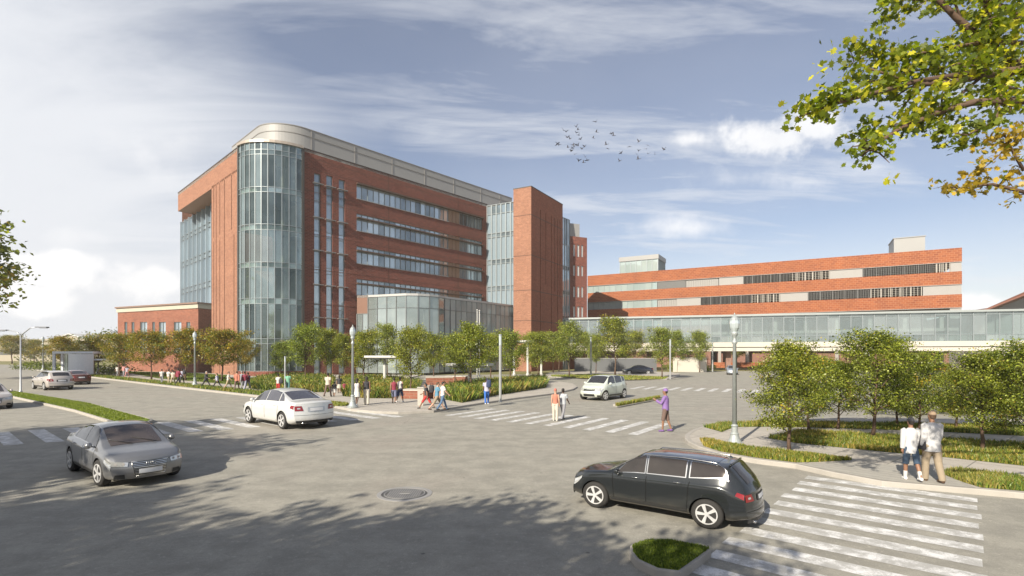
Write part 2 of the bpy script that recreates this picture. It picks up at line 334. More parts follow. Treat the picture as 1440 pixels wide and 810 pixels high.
def gp(pts, z=0.0): return [tuple(G(x, y, z)[:2]) for x, y in pts]
def smooth_poly(p, it=2):
    for _ in range(it):
        q = []
        for i in range(len(p)):
            a, b = Vector(p[i][:2]), Vector(p[(i+1) % len(p)][:2]); q += [tuple(a.lerp(b, .25)), tuple(a.lerp(b, .75))]
        p = q
    return p
def slab(name, poly, h, mat, kerbw=.18, kerb_edges=None):
    """raised block: paved top inside a kerb that runs round it"""
    n = len(poly); ar = sum(poly[i][0]*poly[(i+1) % n][1]-poly[(i+1) % n][0]*poly[i][1] for i in range(n))
    if ar < 0: poly = poly[::-1]
    inn = []
    for i in range(n):
        a, b, c = Vector(poly[i-1]), Vector(poly[i]), Vector(poly[(i+1) % n])
        n1_ = Vector((-(b-a).y, (b-a).x)).normalized(); n2__ = Vector((-(c-b).y, (c-b).x)).normalized()
        k = (n1_+n2__); k = k/max(.4, k.length_squared)*2 if k.length > 1e-6 else n1_
        inn.append(tuple(b+k*kerbw))
    m = MB(); m.prism(inn, -.02, h-.006); t = m.build(name, mat); tag(t, kind='structure')
    k = MB()
    for i in range(n):
        j = (i+1) % n; a, b, c, d = poly[i], poly[j], inn[j], inn[i]
        k.face([(a[0], a[1], -.02), (b[0], b[1], -.02), (b[0], b[1], h-.02), (a[0], a[1], h-.02)])
        a2 = tuple(Vector(a).lerp(Vector(d), .12)); b2 = tuple(Vector(b).lerp(Vector(c), .12))
        k.face([(a[0], a[1], h-.02), (b[0], b[1], h-.02), (b2[0], b2[1], h), (a2[0], a2[1], h)])
        k.face([(a2[0], a2[1], h), (b2[0], b2[1], h), (c[0], c[1], h), (d[0], d[1], h)])
        k.face([(d[0], d[1], h), (c[0], c[1], h), (c[0], c[1], h-.03), (d[0], d[1], h-.03)])
    kb = k.build('kerb', KERB); tag(kb, kind='structure')
    return inn
# block A: the pavement and plaza in front of the hospital
roadL = Vector((-.765, .644))
edge0 = G(119, 530).xy
farL = edge0+roadL*22
blockA = [tuple(farL), tuple(edge0)]+gp([(240, 545), (369, 559.5), (463, 572.5), (495, 578.5), (528, 581.5), (560, 582.5), (610, 580.3), (655, 572.5), (720, 562.5), (780, 555), (806, 549), (812, 545.5), (806, 541), (790, 538.5), (764, 537.2), (720, 535), (680, 533)])+[(-6, 67), (-13, 66), (-13, 76), (-38, 76), (-52, 86), (-95, 104)]
slab('sidewalk', blockA, .13, PAVE)
islC = gp([(764, 529), (775, 530.5), (819, 532.8), (878, 535.2), (938, 534.2), (957, 529.5), (955, 526), (945, 524.3), (905, 523.2), (834, 521), (775, 524)])
slab('traffic_island', islC, .13, PAVE)
blockB_px = [(1065, 592), (1035, 593), (1009, 595.5), (988, 599.5), (972, 605), (963, 611), (963, 616), (967, 620.5), (981.6, 627.7), (1013, 638), (1065, 646.5), (1119, 653), (1169, 664), (1240, 677), (1310, 683), (1383, 689), (1440, 694)]
bb = gp(blockB_px, .12)
blockB = bb+[(13.6, 11.3), (19, 7.5), (30, 0), (60, 5), (60, 30), (22.8, 24.6), (16, 25.2)]
slab('sidewalk', blockB, .13, PAVE)
sheet('crossing_ramp', gp([(1122, 652.5), (1172, 662.5), (1240, 675.5), (1308, 681.5), (1372, 686), (1330, 668), (1318, 660), (1235, 652), (1175, 650)], .13), .136, PAVE_R)

# grass and planting: many small blades in a polygon
def in_poly(x, y, poly):
    ins = np.zeros(x.shape, bool); n = len(poly)
    for i in range(n):
        x0, y0 = poly[i][:2]; x1, y1 = poly[(i+1) % n][:2]
        if y0 == y1: continue
        c = ((y0 > y) != (y1 > y)) & (x < (x1-x0)*(y-y0)/(y1-y0)+x0); ins ^= c
    return ins
def blades(name, poly, z, n, h, w, mats, label, cat='grass', lean=.5, seed=1, wts=None, clump=0.0, soilmat=None):
    rng = np.random.default_rng(seed); P = np.array([p[:2] for p in poly]); lo, hi = P.min(0), P.max(0)
    pts = np.zeros((0, 2))
    while len(pts) < n:
        q = rng.uniform(lo, hi, (n*2, 2)); q = q[in_poly(q[:, 0], q[:, 1], poly)]; pts = np.vstack([pts, q])
    pts = pts[:n]; hh = h*rng.uniform(.45, 1.15, n)
    if clump > 0:
        ph = rng.uniform(0, 6.28, 6)
        f = np.sin(pts[:, 0]*1.9+ph[0])*np.sin(pts[:, 1]*1.3+ph[1])+np.sin(pts[:, 0]*4.1+ph[2])*np.sin(pts[:, 1]*3.7+ph[3])
        hh *= 1+clump*f*.5
    hh = np.clip(hh, h*.2, h*1.7)
    a = rng.uniform(0, 6.283, n); ww = w*rng.uniform(.6, 1.4, n)/2; la = rng.uniform(0, 6.283, n); ln = hh*lean*rng.uniform(0, 1, n)
    V = np.zeros((n, 4, 3))
    V[:, 0, 0] = pts[:, 0]-np.cos(a)*ww; V[:, 0, 1] = pts[:, 1]-np.sin(a)*ww
    V[:, 1, 0] = pts[:, 0]+np.cos(a)*ww; V[:, 1, 1] = pts[:, 1]+np.sin(a)*ww
    V[:, 2, 0] = pts[:, 0]+np.cos(a)*ww*.9+np.cos(la)*ln*.4; V[:, 2, 1] = pts[:, 1]+np.sin(a)*ww*.9+np.sin(la)*ln*.4; V[:, 2, 2] = hh*.6
    V[:, 3, 0] = pts[:, 0]+np.cos(la)*ln; V[:, 3, 1] = pts[:, 1]+np.sin(la)*ln; V[:, 3, 2] = hh
    me = bpy.data.meshes.new(name); me.from_pydata(V.reshape(-1, 3).tolist(), [], (np.arange(n)[:, None]*4+np.arange(4)).tolist())
    for m in mats: me.materials.append(m)
    pr = np.array(wts if wts else [1]*len(mats), float); pr /= pr.sum()
    big = np.sin(pts[:, 0]*.9+seed)+np.cos(pts[:, 1]*1.1+seed*2)
    idx = rng.choice(len(mats), n, p=pr); sw = (rng.uniform(0, 1, n) < .5) & (big > .5); idx[sw] = len(mats)-1 if len(mats) > 2 else 0
    me.polygons.foreach_set('material_index', idx); me.update()
    o = link(name, me, loc=(0, 0, z)); return tag(o, label, cat, kind='stuff')
LG = leafmat('grass_green', (.12, .175, .03), .3); LY = leafmat('grass_yellow', (.27, .235, .06), .3); LD = leafmat('grass_dark', (.055, .10, .018), .3); LB = leafmat('grass_bright', (.19, .245, .035), .3)
GR = [LD, LG, LB, LY]
# left median, mown grass
med = gp([(-60, 537), (0, 546.5), (123.5, 565.5), (212, 588), (216, 590), (210, 592.5), (158, 593), (104, 576.5), (0, 553.5), (-60, 541)], .12)
slab('traffic_island', med, .12, TURF, .12)
blades('grass', gp([(-40, 540), (0, 547), (123.5, 566.5), (206, 589), (158, 591.5), (104, 575.5), (0, 552.5)], .12), .11, 26000, .07, .03, [LG, LB], 'mown bright green grass on the long median by the street light', seed=2)
# front island
isl = gp([(885, 775), (886, 767), (912, 758.5), (945, 759), (1000, 771.5), (984, 785), (957, 804.5), (923, 800), (895, 787)], .13)
slab('traffic_island', isl, .13, TURF, .05)
blades('grass', gp([(889, 768), (912, 760.5), (945, 761), (997, 771.5), (955, 801), (925, 797), (897, 784)], .13), .12, 15000, .06, .016, [LD, LG, LG, LB], 'mossy grass on the small kerbed island nearest the camera', seed=3)
# small long median by the hatchback
sm = gp([(862, 571), (868, 571.8), (931, 560.2), (929, 558.6), (900, 562)])
slab('traffic_island', sm, .12, TURF, .1)
blades('grass', gp([(865, 570.5), (928, 559), (928, 560.0), (869, 571.0)], .12), .12, 1500, .22, .05, [LG, LB, LY], 'yellow green grass on the thin median beside the white hatchback', seed=4)
# verge strips of block A
def strip(a, b, w_, off=.0):
    a, b = Vector(a), Vector(b); d = (b-a).normalized(); n = Vector((-d.y, d.x))
    if n.y < 0: n = -n
    return [tuple(a+n*off), tuple(b+n*off), tuple(b+n*(off+w_)), tuple(a+n*(off+w_))]
v0, v1 = G(119, 530).xy+roadL*16, G(369, 559.5).xy
sheet('verge_soil', strip(v0, v1, 1.5, .25), .132, LAWN)
blades('grass', strip(v0, v1, 1.5, .25), .13, 15000, .22, .06, [LD, LG, LB, LY], 'rough grass verge along the kerb of the left sidewalk', seed=5)
vv = gp([(447, 564), (491, 568.5), (486, 571), (460, 571)], .13)
blades('grass', vv, .13, 2500, .16, .04, [LG, LB, LY], 'short patch of grass behind the white sedan by the crossing', seed=6)
# lawn between sidewalk and low wing
lawn = [tuple(v0+Vector((3.2, 8.0))), tuple(G(223, 533.5).xy), tuple(G(366, 546).xy), (-27, 62), (-36, 66), (-40, 74), (-50, 82), (-92, 101)]
sheet('lawn', lawn, .134, LAWN)
blades('grass', lawn, .13, 20000, .10, .08, [LD, LG, LG], 'lawn under the row of trees beside the low brick wing', seed=7)
BED = [LD, LG, LB, LY]
def bed(px, n, h, seed, label):
    p = gp(px, .13); sheet('bed_soil', p, .137, MULCH)
    blades('planting', p, .13, n, h*.72, .04, BED, label, 'planting', .75, seed, (3, 3.2, 1.8, 2.0), .5)
bed([(350, 546), (372, 549), (400, 549.5), (440, 551.5), (462, 551.5), (470, 534), (430, 530), (380, 532), (352, 538)], 20000, .85, 11, 'tall yellow green meadow planting at the foot of the glass corner')
bed([(482, 557), (515, 560), (552, 560), (560, 550), (572, 539), (530, 534), (480, 534)], 20000, .85, 12, 'meadow planting behind the people by the middle street lamp')
bed([(566, 551), (588, 551), (592, 540), (572, 538)], 5000, .7, 13, 'meadow planting around the small tree by the brick planter')
bed([(627, 562), (650, 566.5), (697, 556), (740, 549.5), (768, 545), (766, 536), (735, 537), (690, 541), (632, 549), (626, 556)], 26000, .95, 14, 'long bed of tall yellow green grasses right of the crossing group')
# island C turf and right block turf
blades('grass', gp([(775, 529.5), (819, 531.8), (878, 534), (935, 533), (940, 530), (834, 526), (775, 527.5)], .13), .13, 5000, .12, .09, [LG, LY, LB], 'dry grass on the traffic island under the trees', seed=15)
sheet('verge_soil', gp([(779, 529.3), (819, 531.6), (878, 533.8), (933, 532.8), (938, 530.2), (834, 526.4), (779, 527.7)], .13), .133, LAWN)
def turf(px, n, seed, label, h=.16, w_=.026):
    p = gp(px, .13); sheet('verge_soil', p, .134, LAWN)
    blades('grass', p, .13, n, h, w_, GR, label, 'grass', .6, seed, (1.6, 2.6, 2.2, 2.2), .3)
turf([(986, 621), (1004, 622), (1045, 631), (1085, 637), (1130, 641), (1198, 647), (1150, 649.5), (1119, 650.3), (1060, 643), (1012, 634.5), (990, 627.5)], 16000, 21, 'yellow green grass verge around the tree nearest the crossing')
turf([(990, 600.5), (1015, 607.5), (1032, 600.5), (1070, 600), (1140, 601), (1240, 604), (1340, 608), (1440, 613), (1480, 606), (1440, 600), (1240, 596), (1070, 593.5), (1012, 596.5)], 17000, 22, 'strip of grass behind the right street lamp')
turf([(1080, 616), (1122, 606.5), (1200, 610.5), (1300, 616), (1460, 628), (1520, 640), (1500, 664), (1440, 655), (1330, 643), (1240, 635), (1120, 623)], 30000, 23, 'broad grass bed between the two right hand paths')
turf([(1323, 666), (1350, 663.5), (1440, 677), (1520, 690), (1500, 696), (1440, 690.5), (1380, 685.5), (1345, 675)], 9000, 24, 'grass verge in front of the path at the right edge')

# crossings: each painted bar lies 4 mm above the asphalt; all the bars of one crossing are one painted marking
def crossing(A, pitch, d, length, width, n, skip=()):
    m = MB(); A, pitch, d = Vector(A), Vector(pitch), Vector(d).normalized(); q = pitch.normalized()
    for i in range(n):
        if i in skip: continue
        a = A+pitch*i; r = random.uniform(-.05, .05)
        m.face([(*(a+d*r), 0), (*(a+d*(length+r)), 0), (*(a+d*(length+r)+q*width), 0), (*(a+d*r+q*width), 0)])
    tag(m.build('crossing_marking', PAINT, loc=(0, 0, .004)), kind='structure')
crossing((7.75, 13.75), (-.49, -.575), (.76, -.65), 3.32, .40, 13)
crossing((-21.9, 20.6), (.90, .625), (.75, -.66), 4.5, .52, 15)
crossing((-1.2, 30.5), (.81, -.635), (-.575, -.82), 4.05, .40, 11)
crossing((12.6, 51.2), (.98, -.52), (-.48, -.87), 4.2, .45, 10)
m = MB()
for px in ((700, 545), (716, 543.4), (732, 541.9)): 
    a = G(*px).xy; m.face([(a.x, a.y, 0), (a.x+1.0, a.y+.1, 0), (a.x+4, a.y+3.1, 0), (a.x+3.2, a.y+3.1, 0)])

# manhole cover
mh = empty('manhole_cover', G(569, 694.5), 0, 'round cast iron manhole cover with a ribbed grate set in the asphalt', 'manhole cover')
m = MB(); m.lathe([(.62, 0), (.62, .008), (.52, .012), (.52, .006), (.515, 0)], 40); m.build('frame_ring', plain('cast_iron_edge', (.34, .335, .33), .5, .3), mh)
m = MB(); m.lathe([(.5, 0), (.5, .009), (.46, .010)], 40); m.build('cover', plain('cast_iron', (.13, .13, .13), .55, .5, .3, 20), mh)
m = MB()
for i in range(-8, 9):
    x = i*.05; hl = math.sqrt(max(0, .40**2-x*x))
    if abs(i) < 3: m.box(x-.013, x+.013, .10, hl, .009, .018); m.box(x-.013, x+.013, -hl, -.10, .009, .018)
    elif hl > .03: m.box(x-.013, x+.013, -hl, hl, .009, .018)
m.box(-.12, .12, -.035, .035, .009, .017); m.lathe([(.46, .009), (.46, .016), (.44, .016), (.44, .009)], 40)
m.build('rib', plain('cast_iron_edge', (.34, .335, .33), .5, .3), mh)

# ---------------------------------------------------------------- building kit
class Face:
    """one straight facade; local x runs left to right, local y into the building, z up"""
    def __init__(s, bld, P0, P1):
        s.b = bld; s.P0 = Vector(P0); s.P1 = Vector(P1); s.d = (s.P1-s.P0).normalized(); s.L = (s.P1-s.P0).length
        s.n = Vector((-s.d.y, s.d.x))
    def s(s_, px):
        a = (px-CX)/F; return (a*s_.P0.y-s_.P0.x)/(s_.d.x-a*s_.d.y)
    def z(s_, px, py):
        return EH+(HY-py)/F*(s_.P0+s_.d*s_.s(px)).y
    def off(s, k): return Face(s.b, s.P0+s.n*k, s.P1+s.n*k)
    def put(s, mb, name, mats, parent=None, smooth=False):
        if parent is not None: return mb.build(name, mats, parent, smooth=smooth)
        B = s.b.location
        return mb.build(name, mats, s.b, (s.P0.x-B.x, s.P0.y-B.y, 0), math.atan2(s.d.y, s.d.x), smooth)
def wall_mesh(s0, s1, z0, z1, ops=(), depth=.3, ret=.0):
    m = MB(); xs = sorted({s0, s1}|{o[0] for o in ops}|{o[1] for o in ops}); zs = sorted({z0, z1}|{o[2] for o in ops}|{o[3] for o in ops})
    for i in range(len(xs)-1):
        for j in range(len(zs)-1):
            cx, cz = (xs[i]+xs[i+1])/2, (zs[j]+zs[j+1])/2
            if any(o[0] < cx < o[1] and o[2] < cz < o[3] for o in ops): continue
            m.face([(xs[i], 0, zs[j]), (xs[i+1], 0, zs[j]), (xs[i+1], 0, zs[j+1]), (xs[i], 0, zs[j+1])])
    for a, b, c, d in ops:
        m.face([(a, 0, c), (b, 0, c), (b, depth, c), (a, depth, c)][::-1]); m.face([(a, 0, d), (b, 0, d), (b, depth, d), (a, depth, d)])
        m.face([(a, 0, c), (a, depth, c), (a, depth, d), (a, 0, d)]); m.face([(b, 0, c), (b, depth, c), (b, depth, d), (b, 0, d)][::-1])
    if ret > 0:
        m.face([(s0, 0, z0), (s0, 0, z1), (s0, ret, z1), (s0, ret, z0)]); m.face([(s1, 0, z0), (s1, ret, z0), (s1, ret, z1), (s1, 0, z1)])
        m.face([(s0, 0, z1), (s1, 0, z1), (s1, ret, z1), (s0, ret, z1)])
    return m
def window(fc, a, b, c, d, y, n, mat=None, mull=None, tr=(), bars=.07, name='window', sill=False, depth=.1, label=None):
    """glass panes on their own plane, a frame with n bays and transoms as its child"""
    mat = mat or GL_WIN; mull = mull or MULL; m = MB(); zs = [c]+list(tr)+[d]
    for i in range(n):
        for j in range(len(zs)-1):
            x0, x1 = a+(b-a)*i/n, a+(b-a)*(i+1)/n; m.face([(x0, y, zs[j]), (x1, y, zs[j]), (x1, y, zs[j+1]), (x0, y, zs[j+1])])
    w_ = fc.put(m, name, mat)
    if label: w_['label'] = label
    f = MB(); e = bars/2
    for i in range(n+1):
        x = a+(b-a)*i/n; x = min(max(x, a+e), b-e); f.box(x-e, x+e, y-depth, y+.02, c, d)
    for z in zs:
        z = min(max(z, c+e), d-e); f.box(a, b, y-depth+.015, y+.015, z-e, z+e)
    fc.put(f, 'frame', mull, w_)
    if sill:
        g = MB(); g.box(a-.05, b+.05, -.12, y, c-.1, c-.003); fc.put(g, 'sill', GREYPAN, w_)
    return w_
def curtain(bld, pts, zs, mats=(GL_CORNER, MULL), spandrels=(), closed=False, bars=.09, name='curtain_wall', depth=.14, slabs=None, sp_mat=None, outward=None):
    """glazing along a polyline: pts are mullion positions in plan, zs transom heights"""
    B = bld.location.xy; P = [Vector(p)-B for p in pts]; m = MB(); sp = MB(); f = MB()
    for i in range(len(P)-1):
        a, b = P[i], P[i+1]
        for j in range(len(zs)-1):
            (sp if j in spandrels else m).face([(a.x, a.y, zs[j]), (b.x, b.y, zs[j]), (b.x, b.y, zs[j+1]), (a.x, a.y, zs[j+1])])
    g = m.build(name, mats[0], bld)
    if spandrels: sp.build('spandrel', sp_mat or GL_DIM, g)
    for i, p in enumerate(P):
        d = (P[min(i+1, len(P)-1)]-P[max(i-1, 0)]).normalized(); n_ = Vector((d.y, -d.x))
        q = p+n_*depth/2*.8
        f.bar((q.x, q.y, zs[0]), (q.x, q.y, zs[-1]), bars, depth, up=(d.x, d.y, 0))
    for z in zs:
        for i in range(len(P)-1):
            d = (P[i+1]-P[i]).normalized(); n_ = Vector((d.y, -d.x))*depth*.33
            a, b = P[i]+n_, P[i+1]+n_; f.bar((a.x, a.y, z), (b.x, b.y, z), depth*.6, bars*.85)
    f.build('mullion_grid', mats[1], g); return g
def lerp2(a, b, n): return [tuple(Vector(a).lerp(Vector(b), i/n)) for i in range(n+1)]

# ---------------------------------------------------------------- the hospital
hosp = empty('hospital_building', (-33, 73, 0), 0, 'large five storey red brick hospital with a curved glass corner and grey rooftop screen', 'building')
LP0, LP1 = Vector((-60.1, 94.7)), Vector((-37.7, 73.0))
RP0, RP1 = Vector((-29.4, 73.7)), Vector((-4.8, 102.0))
ROOF = 32.0
FL, FR = Face(hosp, LP0, LP1), Face(hosp, RP0, RP1)
# -- right facade
ops = []; slots = []; rib = []
for a, b in ((441.8, 450.7), (459, 468), (476.5, 485.2)):
    sa, sb = FR.s(a), FR.s(b); slots.append((sa, sb, .2, FR.z(a, {441.8: 243, 459: 246, 476.5: 252}[a])))
s0, s1 = FR.s(501.5), FR.s(678.5)
for lt, lb in ((259, 279), (300, 324), (346, 370), (392, 415)):
    rib.append((s0, s1, FR.z(502, lb), FR.z(502, lt)))
rib.append((s0, s1, 4.2, 8.0))
ops = slots+rib
fl = [5.2, 10.35, 15.5, 20.65, 25.8]
w_ = FR.put(wall_mesh(0, FR.L, 0, ROOF, ops, .45), 'wall', BR_RED)
j = MB()
for z in (29.4, 26.2, 24.9, 20.2, 19.0, 15.2, 14.2, 10.2, 30.9):
    j.box(0, s0-.2 if z in (26.2,) else FR.L, -.012, .002, z, z+.07) if not any(r[2]-.1 < z < r[3]+.1 for r in rib) else j.box(0, slots[0][0]-.1, -.012, .002, z, z+.07)
for x in (FR.s(546), FR.s(644)):
    zz = ROOF
    for r in rib[:4]: j.box(x, x+.10, -.013, .001, r[3]+.05, zz); zz = r[2]-.05
FR.put(j, 'expression_joint', plain('joint_dark', (.10, .045, .03), .8))
c_ = MB(); c_.box(0, FR.L, -.06, .5, ROOF, ROOF+.12); FR.put(c_, 'coping', DKMETAL)
for i, (a, b, c, d) in enumerate(slots):
    window(FR, a, b, c, d, .28, 1, GL_WIN, MULL, [z for z in (5.2, 9.6, 10.4, 14.8, 15.6, 20, 20.8, 25.2) if c < z < d-.5], .09)
    for z in (ROOF-4.55, 22.6, 17.9, 13.0, 8.3):
        k = MB(); z = min(z, d+.02); k.box(a-.25, b+.3, -.42, .02, z, z+.10); FR.put(k, 'sun_shelf', plain('shelf_metal', (.30, .28, .26), .4, .5))
sb0, sb1, sb2 = FR.s(631), FR.s(647), s1
for i, (a, b, c, d) in enumerate(rib):
    tr = [] if i == 0 else [d-.75]
    window(FR, a, sb0, c, d, .25, 18, GL_WIN, MULL, tr, .08, sill=True)
    window(FR, sb1, sb2, c, d, .25, 6, GL_WIN if i > 0 else GL_DIM, MULL, tr, .08)
    pn = MB()
    for q in range(3): x0 = sb0+(sb1-sb0)*q/3; pn.box(x0+.05, x0+(sb1-sb0)/3-.05, .12, .2, c, d)
    pn.box(sb0, sb1, .2, .25, c, d); FR.put(pn, 'infill_panel', plain('brown_infill', (.24, .15, .10), .6))
    k = MB(); z = d-.78 if i > 0 else d-.02; k.box(a-.1, b+.1, -.55, .2, z, z+.16); FR.put(k, 'sunshade', plain('shade_bronze', (.12, .075, .055), .5, .3))
# -- glass corner, a quarter round
def arc(c, r, a0, a1, n): return [(c[0]+r*math.cos(a0+(a1-a0)*i/n), c[1]+r*math.sin(a0+(a1-a0)*i/n)) for i in range(n+1)]
def bez(p0, p1, p2, p3, n): return [tuple(Vector(p0)*(1-t)**3+Vector(p1)*3*t*(1-t)**2+Vector(p2)*3*t*t*(1-t)+Vector(p3)*t**3) for t in [i/n for i in range(n+1)]]
K = .5523
cor = Vector((-33.5, 68.96))
def corner_curve(k, n):
    """fillet between the two facades pushed out by k metres"""
    a, b = LP1-FL.n*k, RP0-FR.n*k; c = cor-(FL.n+FR.n)*k/ (1+FL.n.dot(FR.n)) 
    return bez(a, a.lerp(c, K), b.lerp(c, K), b, n)
zs = [.8, 4.5, 5.2, 9.95, 10.7, 14.9, 15.6, 20.0, 20.75, 25.1, 25.8, 30.2, 30.85, 31.8]
cc = corner_curve(.25, 11)
g = curtain(hosp, cc, zs, (GL_CORNER, MULL), (), bars=.075, depth=.10); g['label'] = 'tall rounded glass corner'
m = MB()
B = hosp.location.xy
inn = corner_curve(0, 12); back = [tuple(RP0+FR.n*9), tuple(cor+Vector((2, 18))), tuple(LP1+FL.n*9)]
for z in (4.85, 10.3, 15.25, 20.35, 25.45):
    m.prism([(p[0]-B.x, p[1]-B.y) for p in inn+back], z-.3, z+.3)
m.build('floor_slab', INFLOOR, hosp)
m = MB()
for z0, z1 in ((.1, 4.5), (5.2, 9.9), (10.7, 14.9), (15.6, 20.0), (20.7, 25.1), (25.8, 31.6)):
    a, b, c = RP0+FR.n*8.9-B, cor+Vector((2, 17))-B, LP1+FL.n*8.9-B
    m.face([(a.x, a.y, z0), (b.x, b.y, z0), (b.x, b.y, z1), (a.x, a.y, z1)]); m.face([(b.x, b.y, z0), (c.x, c.y, z0), (c.x, c.y, z1), (b.x, b.y, z1)])
    for q in (Vector((-33, 76)), Vector((-35.5, 79)), Vector((-30.5, 79.5))):
        q = q-B; m.tube([(q.x, q.y, z0), (q.x, q.y, z1)], .35, 10)
    q = Vector((-35.8, 76.5))-B; m.face([(q.x, q.y, z0), (q.x+3.6, q.y+1.2, z1), (q.x+4.6, q.y+2.6, z1), (q.x+.9, q.y+1.4, z0)])
m.build('interior_wall', INTER, hosp)
m = MB(); m.prism([(p[0]-B.x, p[1]-B.y) for p in corner_curve(.5, 14)+[tuple(RP0+FR.n*1), tuple(LP1+FL.n*1)]], 31.8, 32.15); m.build('corner_cornice', plain('cornice_bronze', (.42, .36, .30), .4, .5), hosp)
m = MB(); m.prism([(p[0]-B.x, p[1]-B.y) for p in corner_curve(.3, 14)+[tuple(RP0+FR.n*1), tuple(LP1+FL.n*1)]], 0, .8); m.build('plinth', BR_RED, hosp)
m = MB()
for p, d in ((cc[0], FL), (cc[-1], FR)): q = Vector(p)-B; m.bar((q.x, q.y, .8), (q.x, q.y, 31.8), .22, .35, up=(d.d.x, d.d.y, 0))
m.build('corner_jamb', DKMETAL, hosp)
# -- left facade: brick pier wall, deep overhang, recessed curtain wall
sL = FL.s(297.5); zso = FL.z(250, 297.5)
fins = []
for px, y0, y1 in ((300.5, 262, 335), (304, 258, 470), (309, 255, 330), (315.5, 250, 470), (325.5, 244, 323)):
    a = FL.s(px); fins.append((a-.10, a+.14, max(.2, FL.z(px, y1)), FL.z(px, y0)))
for px, y0 in ((300.5, 340), (309, 338), (329, 330)): a = FL.s(px); fins.append((a-.10, a+.14, .2, FL.z(px, y0)))
FL.put(wall_mesh(sL, FL.L, 0, zso, fins, .5), 'wall', BR_TAN)
FL.put(wall_mesh(0, FL.L, zso, ROOF, [], .3), 'parapet_wall', BR_TAN)
m = MB(); m.face([(0, 0, zso), (sL, 0, zso), (sL, 4, zso), (0, 4, zso)]); m.face([(sL, 0, 0), (sL, 0, zso), (sL, 4, zso), (sL, 4, 0)]); FL.put(m, 'soffit', plain('soffit_brown', (.36, .22, .15), .7))
m = MB(); m.box(0, FL.L, -.06, .4, ROOF, ROOF+.12); FL.put(m, 'coping', DKMETAL)
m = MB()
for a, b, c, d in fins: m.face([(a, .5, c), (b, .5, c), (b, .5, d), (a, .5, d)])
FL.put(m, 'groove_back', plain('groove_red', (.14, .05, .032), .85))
FG = FL.off(3.0); g0, g1 = FG.s(256), sL+.5
zz = [.6, 4.5, 5.2, 9.7, 10.6, 14.9, 15.8, 20.1, 21.0, 25.2, 26.0, zso]
pp = lerp2(FG.P0+FG.d*g0, FG.P0+FG.d*g1, 11)
g = curtain(hosp, pp, zz, (GL_BLUE, MULL), (1, 3, 5, 7, 9), bars=.12, sp_mat=plain('spandrel_light', (.36, .44, .50), .2, .3), depth=.35)
m = MB()                                        # slender vertical fins in front of the recessed glazing
for i in range(11):
    x = g0+(g1-g0)*(i+.5)/11; m.box(x-.06, x+.06, 2.35, 3.0, .6, zso)
FL.put(m, 'glass_fin', plain('fin_white', (.40, .46, .50), .4, .3))
# left end of the block, roof deck, rear walls
E0 = Vector(pp[0]); foot = [tuple(LP0), tuple(LP1)]+corner_curve(0, 10)[1:-1]+[tuple(RP0), tuple(RP1), (-4.8+6, 110), (-28, 138)]
m = MB(); m.prism([(p[0]-B.x, p[1]-B.y) for p in foot], ROOF-.4, ROOF-.05); m.build('roof', plain('roof_gravel', (.45, .43, .4), .9), hosp)
m = MB()
q = [Vector(LP0)-B, Vector((-28, 138))-B]
for a, b, z0 in ((LP0, Vector((-28, 138)), zso), (E0, Vector((-28, 138)), 0), (Vector((-28, 138)), Vector((1.2, 110)), 0), (Vector((1.2, 110)), RP1, 0)):
    a, b = a-B, b-B; m.face([(a.x, a.y, z0), (b.x, b.y, z0), (b.x, b.y, ROOF), (a.x, a.y, ROOF)])
m.build('rear_wall', BR_TAN, hosp)
# -- rooftop screen with rounded corner
def offs(k, n=18):
    a, b = LP1+FL.n*k, RP0+FR.n*k; c = cor+(FL.n+FR.n)*k/(1+FL.n.dot(FR.n)); a2 = LP0+FL.n*k+FL.d*18; b2 = RP1+FR.n*k+FR.d*11
    a_ = a-FL.d*2.5; b_ = b+FR.d*2.5
    return [a2]+[Vector(v) for v in bez(a_, a_.lerp(c, K), b_.lerp(c, K), b_, n)]+[b2]
def ribbon(pts, z0, z1, mb):
    for i in range(len(pts)-1):
        a, b = Vector(pts[i])-B, Vector(pts[i+1])-B; mb.face([(a.x, a.y, z0), (b.x, b.y, z0), (b.x, b.y, z1), (a.x, a.y, z1)])
PZ = 36.4
so = offs(3.2); m = MB(); ribbon(so, ROOF-.1, PZ, m)
b_ = [tuple(Vector(p)-B) for p in so]+[tuple(Vector((-6, 122))-B), tuple(Vector((-32, 130))-B)]
for (x0, y0), (x1, y1) in ((b_[-3], b_[-2]), (b_[-2], b_[-1]), (b_[-1], b_[0])): m.face([(x0, y0, ROOF), (x1, y1, ROOF), (x1, y1, PZ), (x0, y0, PZ)])
m.face([(x, y, PZ-.3) for x, y in b_]); sc = m.build('rooftop_screen', METAL_PANEL, hosp)
m = MB()
for z, t_ in ((PZ-1.15, .07), (ROOF+.3, .09), (PZ-.06, .12)):
    for i in range(len(so)-1):
        d = (so[i+1]-so[i]).normalized(); n_ = Vector((d.y, -d.x))*.03; a, b = so[i]+n_-B, so[i+1]+n_-B; m.bar((a.x, a.y, z), (b.x, b.y, z), .06, t_)
FS = Face(hosp, RP0+FR.n*3.2, RP1+FR.n*3.2)
for px in (438, 499, 551.5, 597, 638, 676, 703):
    s_ = FS.s(px); a = FS.P0+FS.d*s_-FS.n*.03-B; m.bar((a.x, a.y, ROOF), (a.x, a.y, PZ), .07, .06, up=(FS.d.x, FS.d.y, 0))
m.build('panel_joint', plain('joint_grey', (.2, .19, .18), .6), sc)
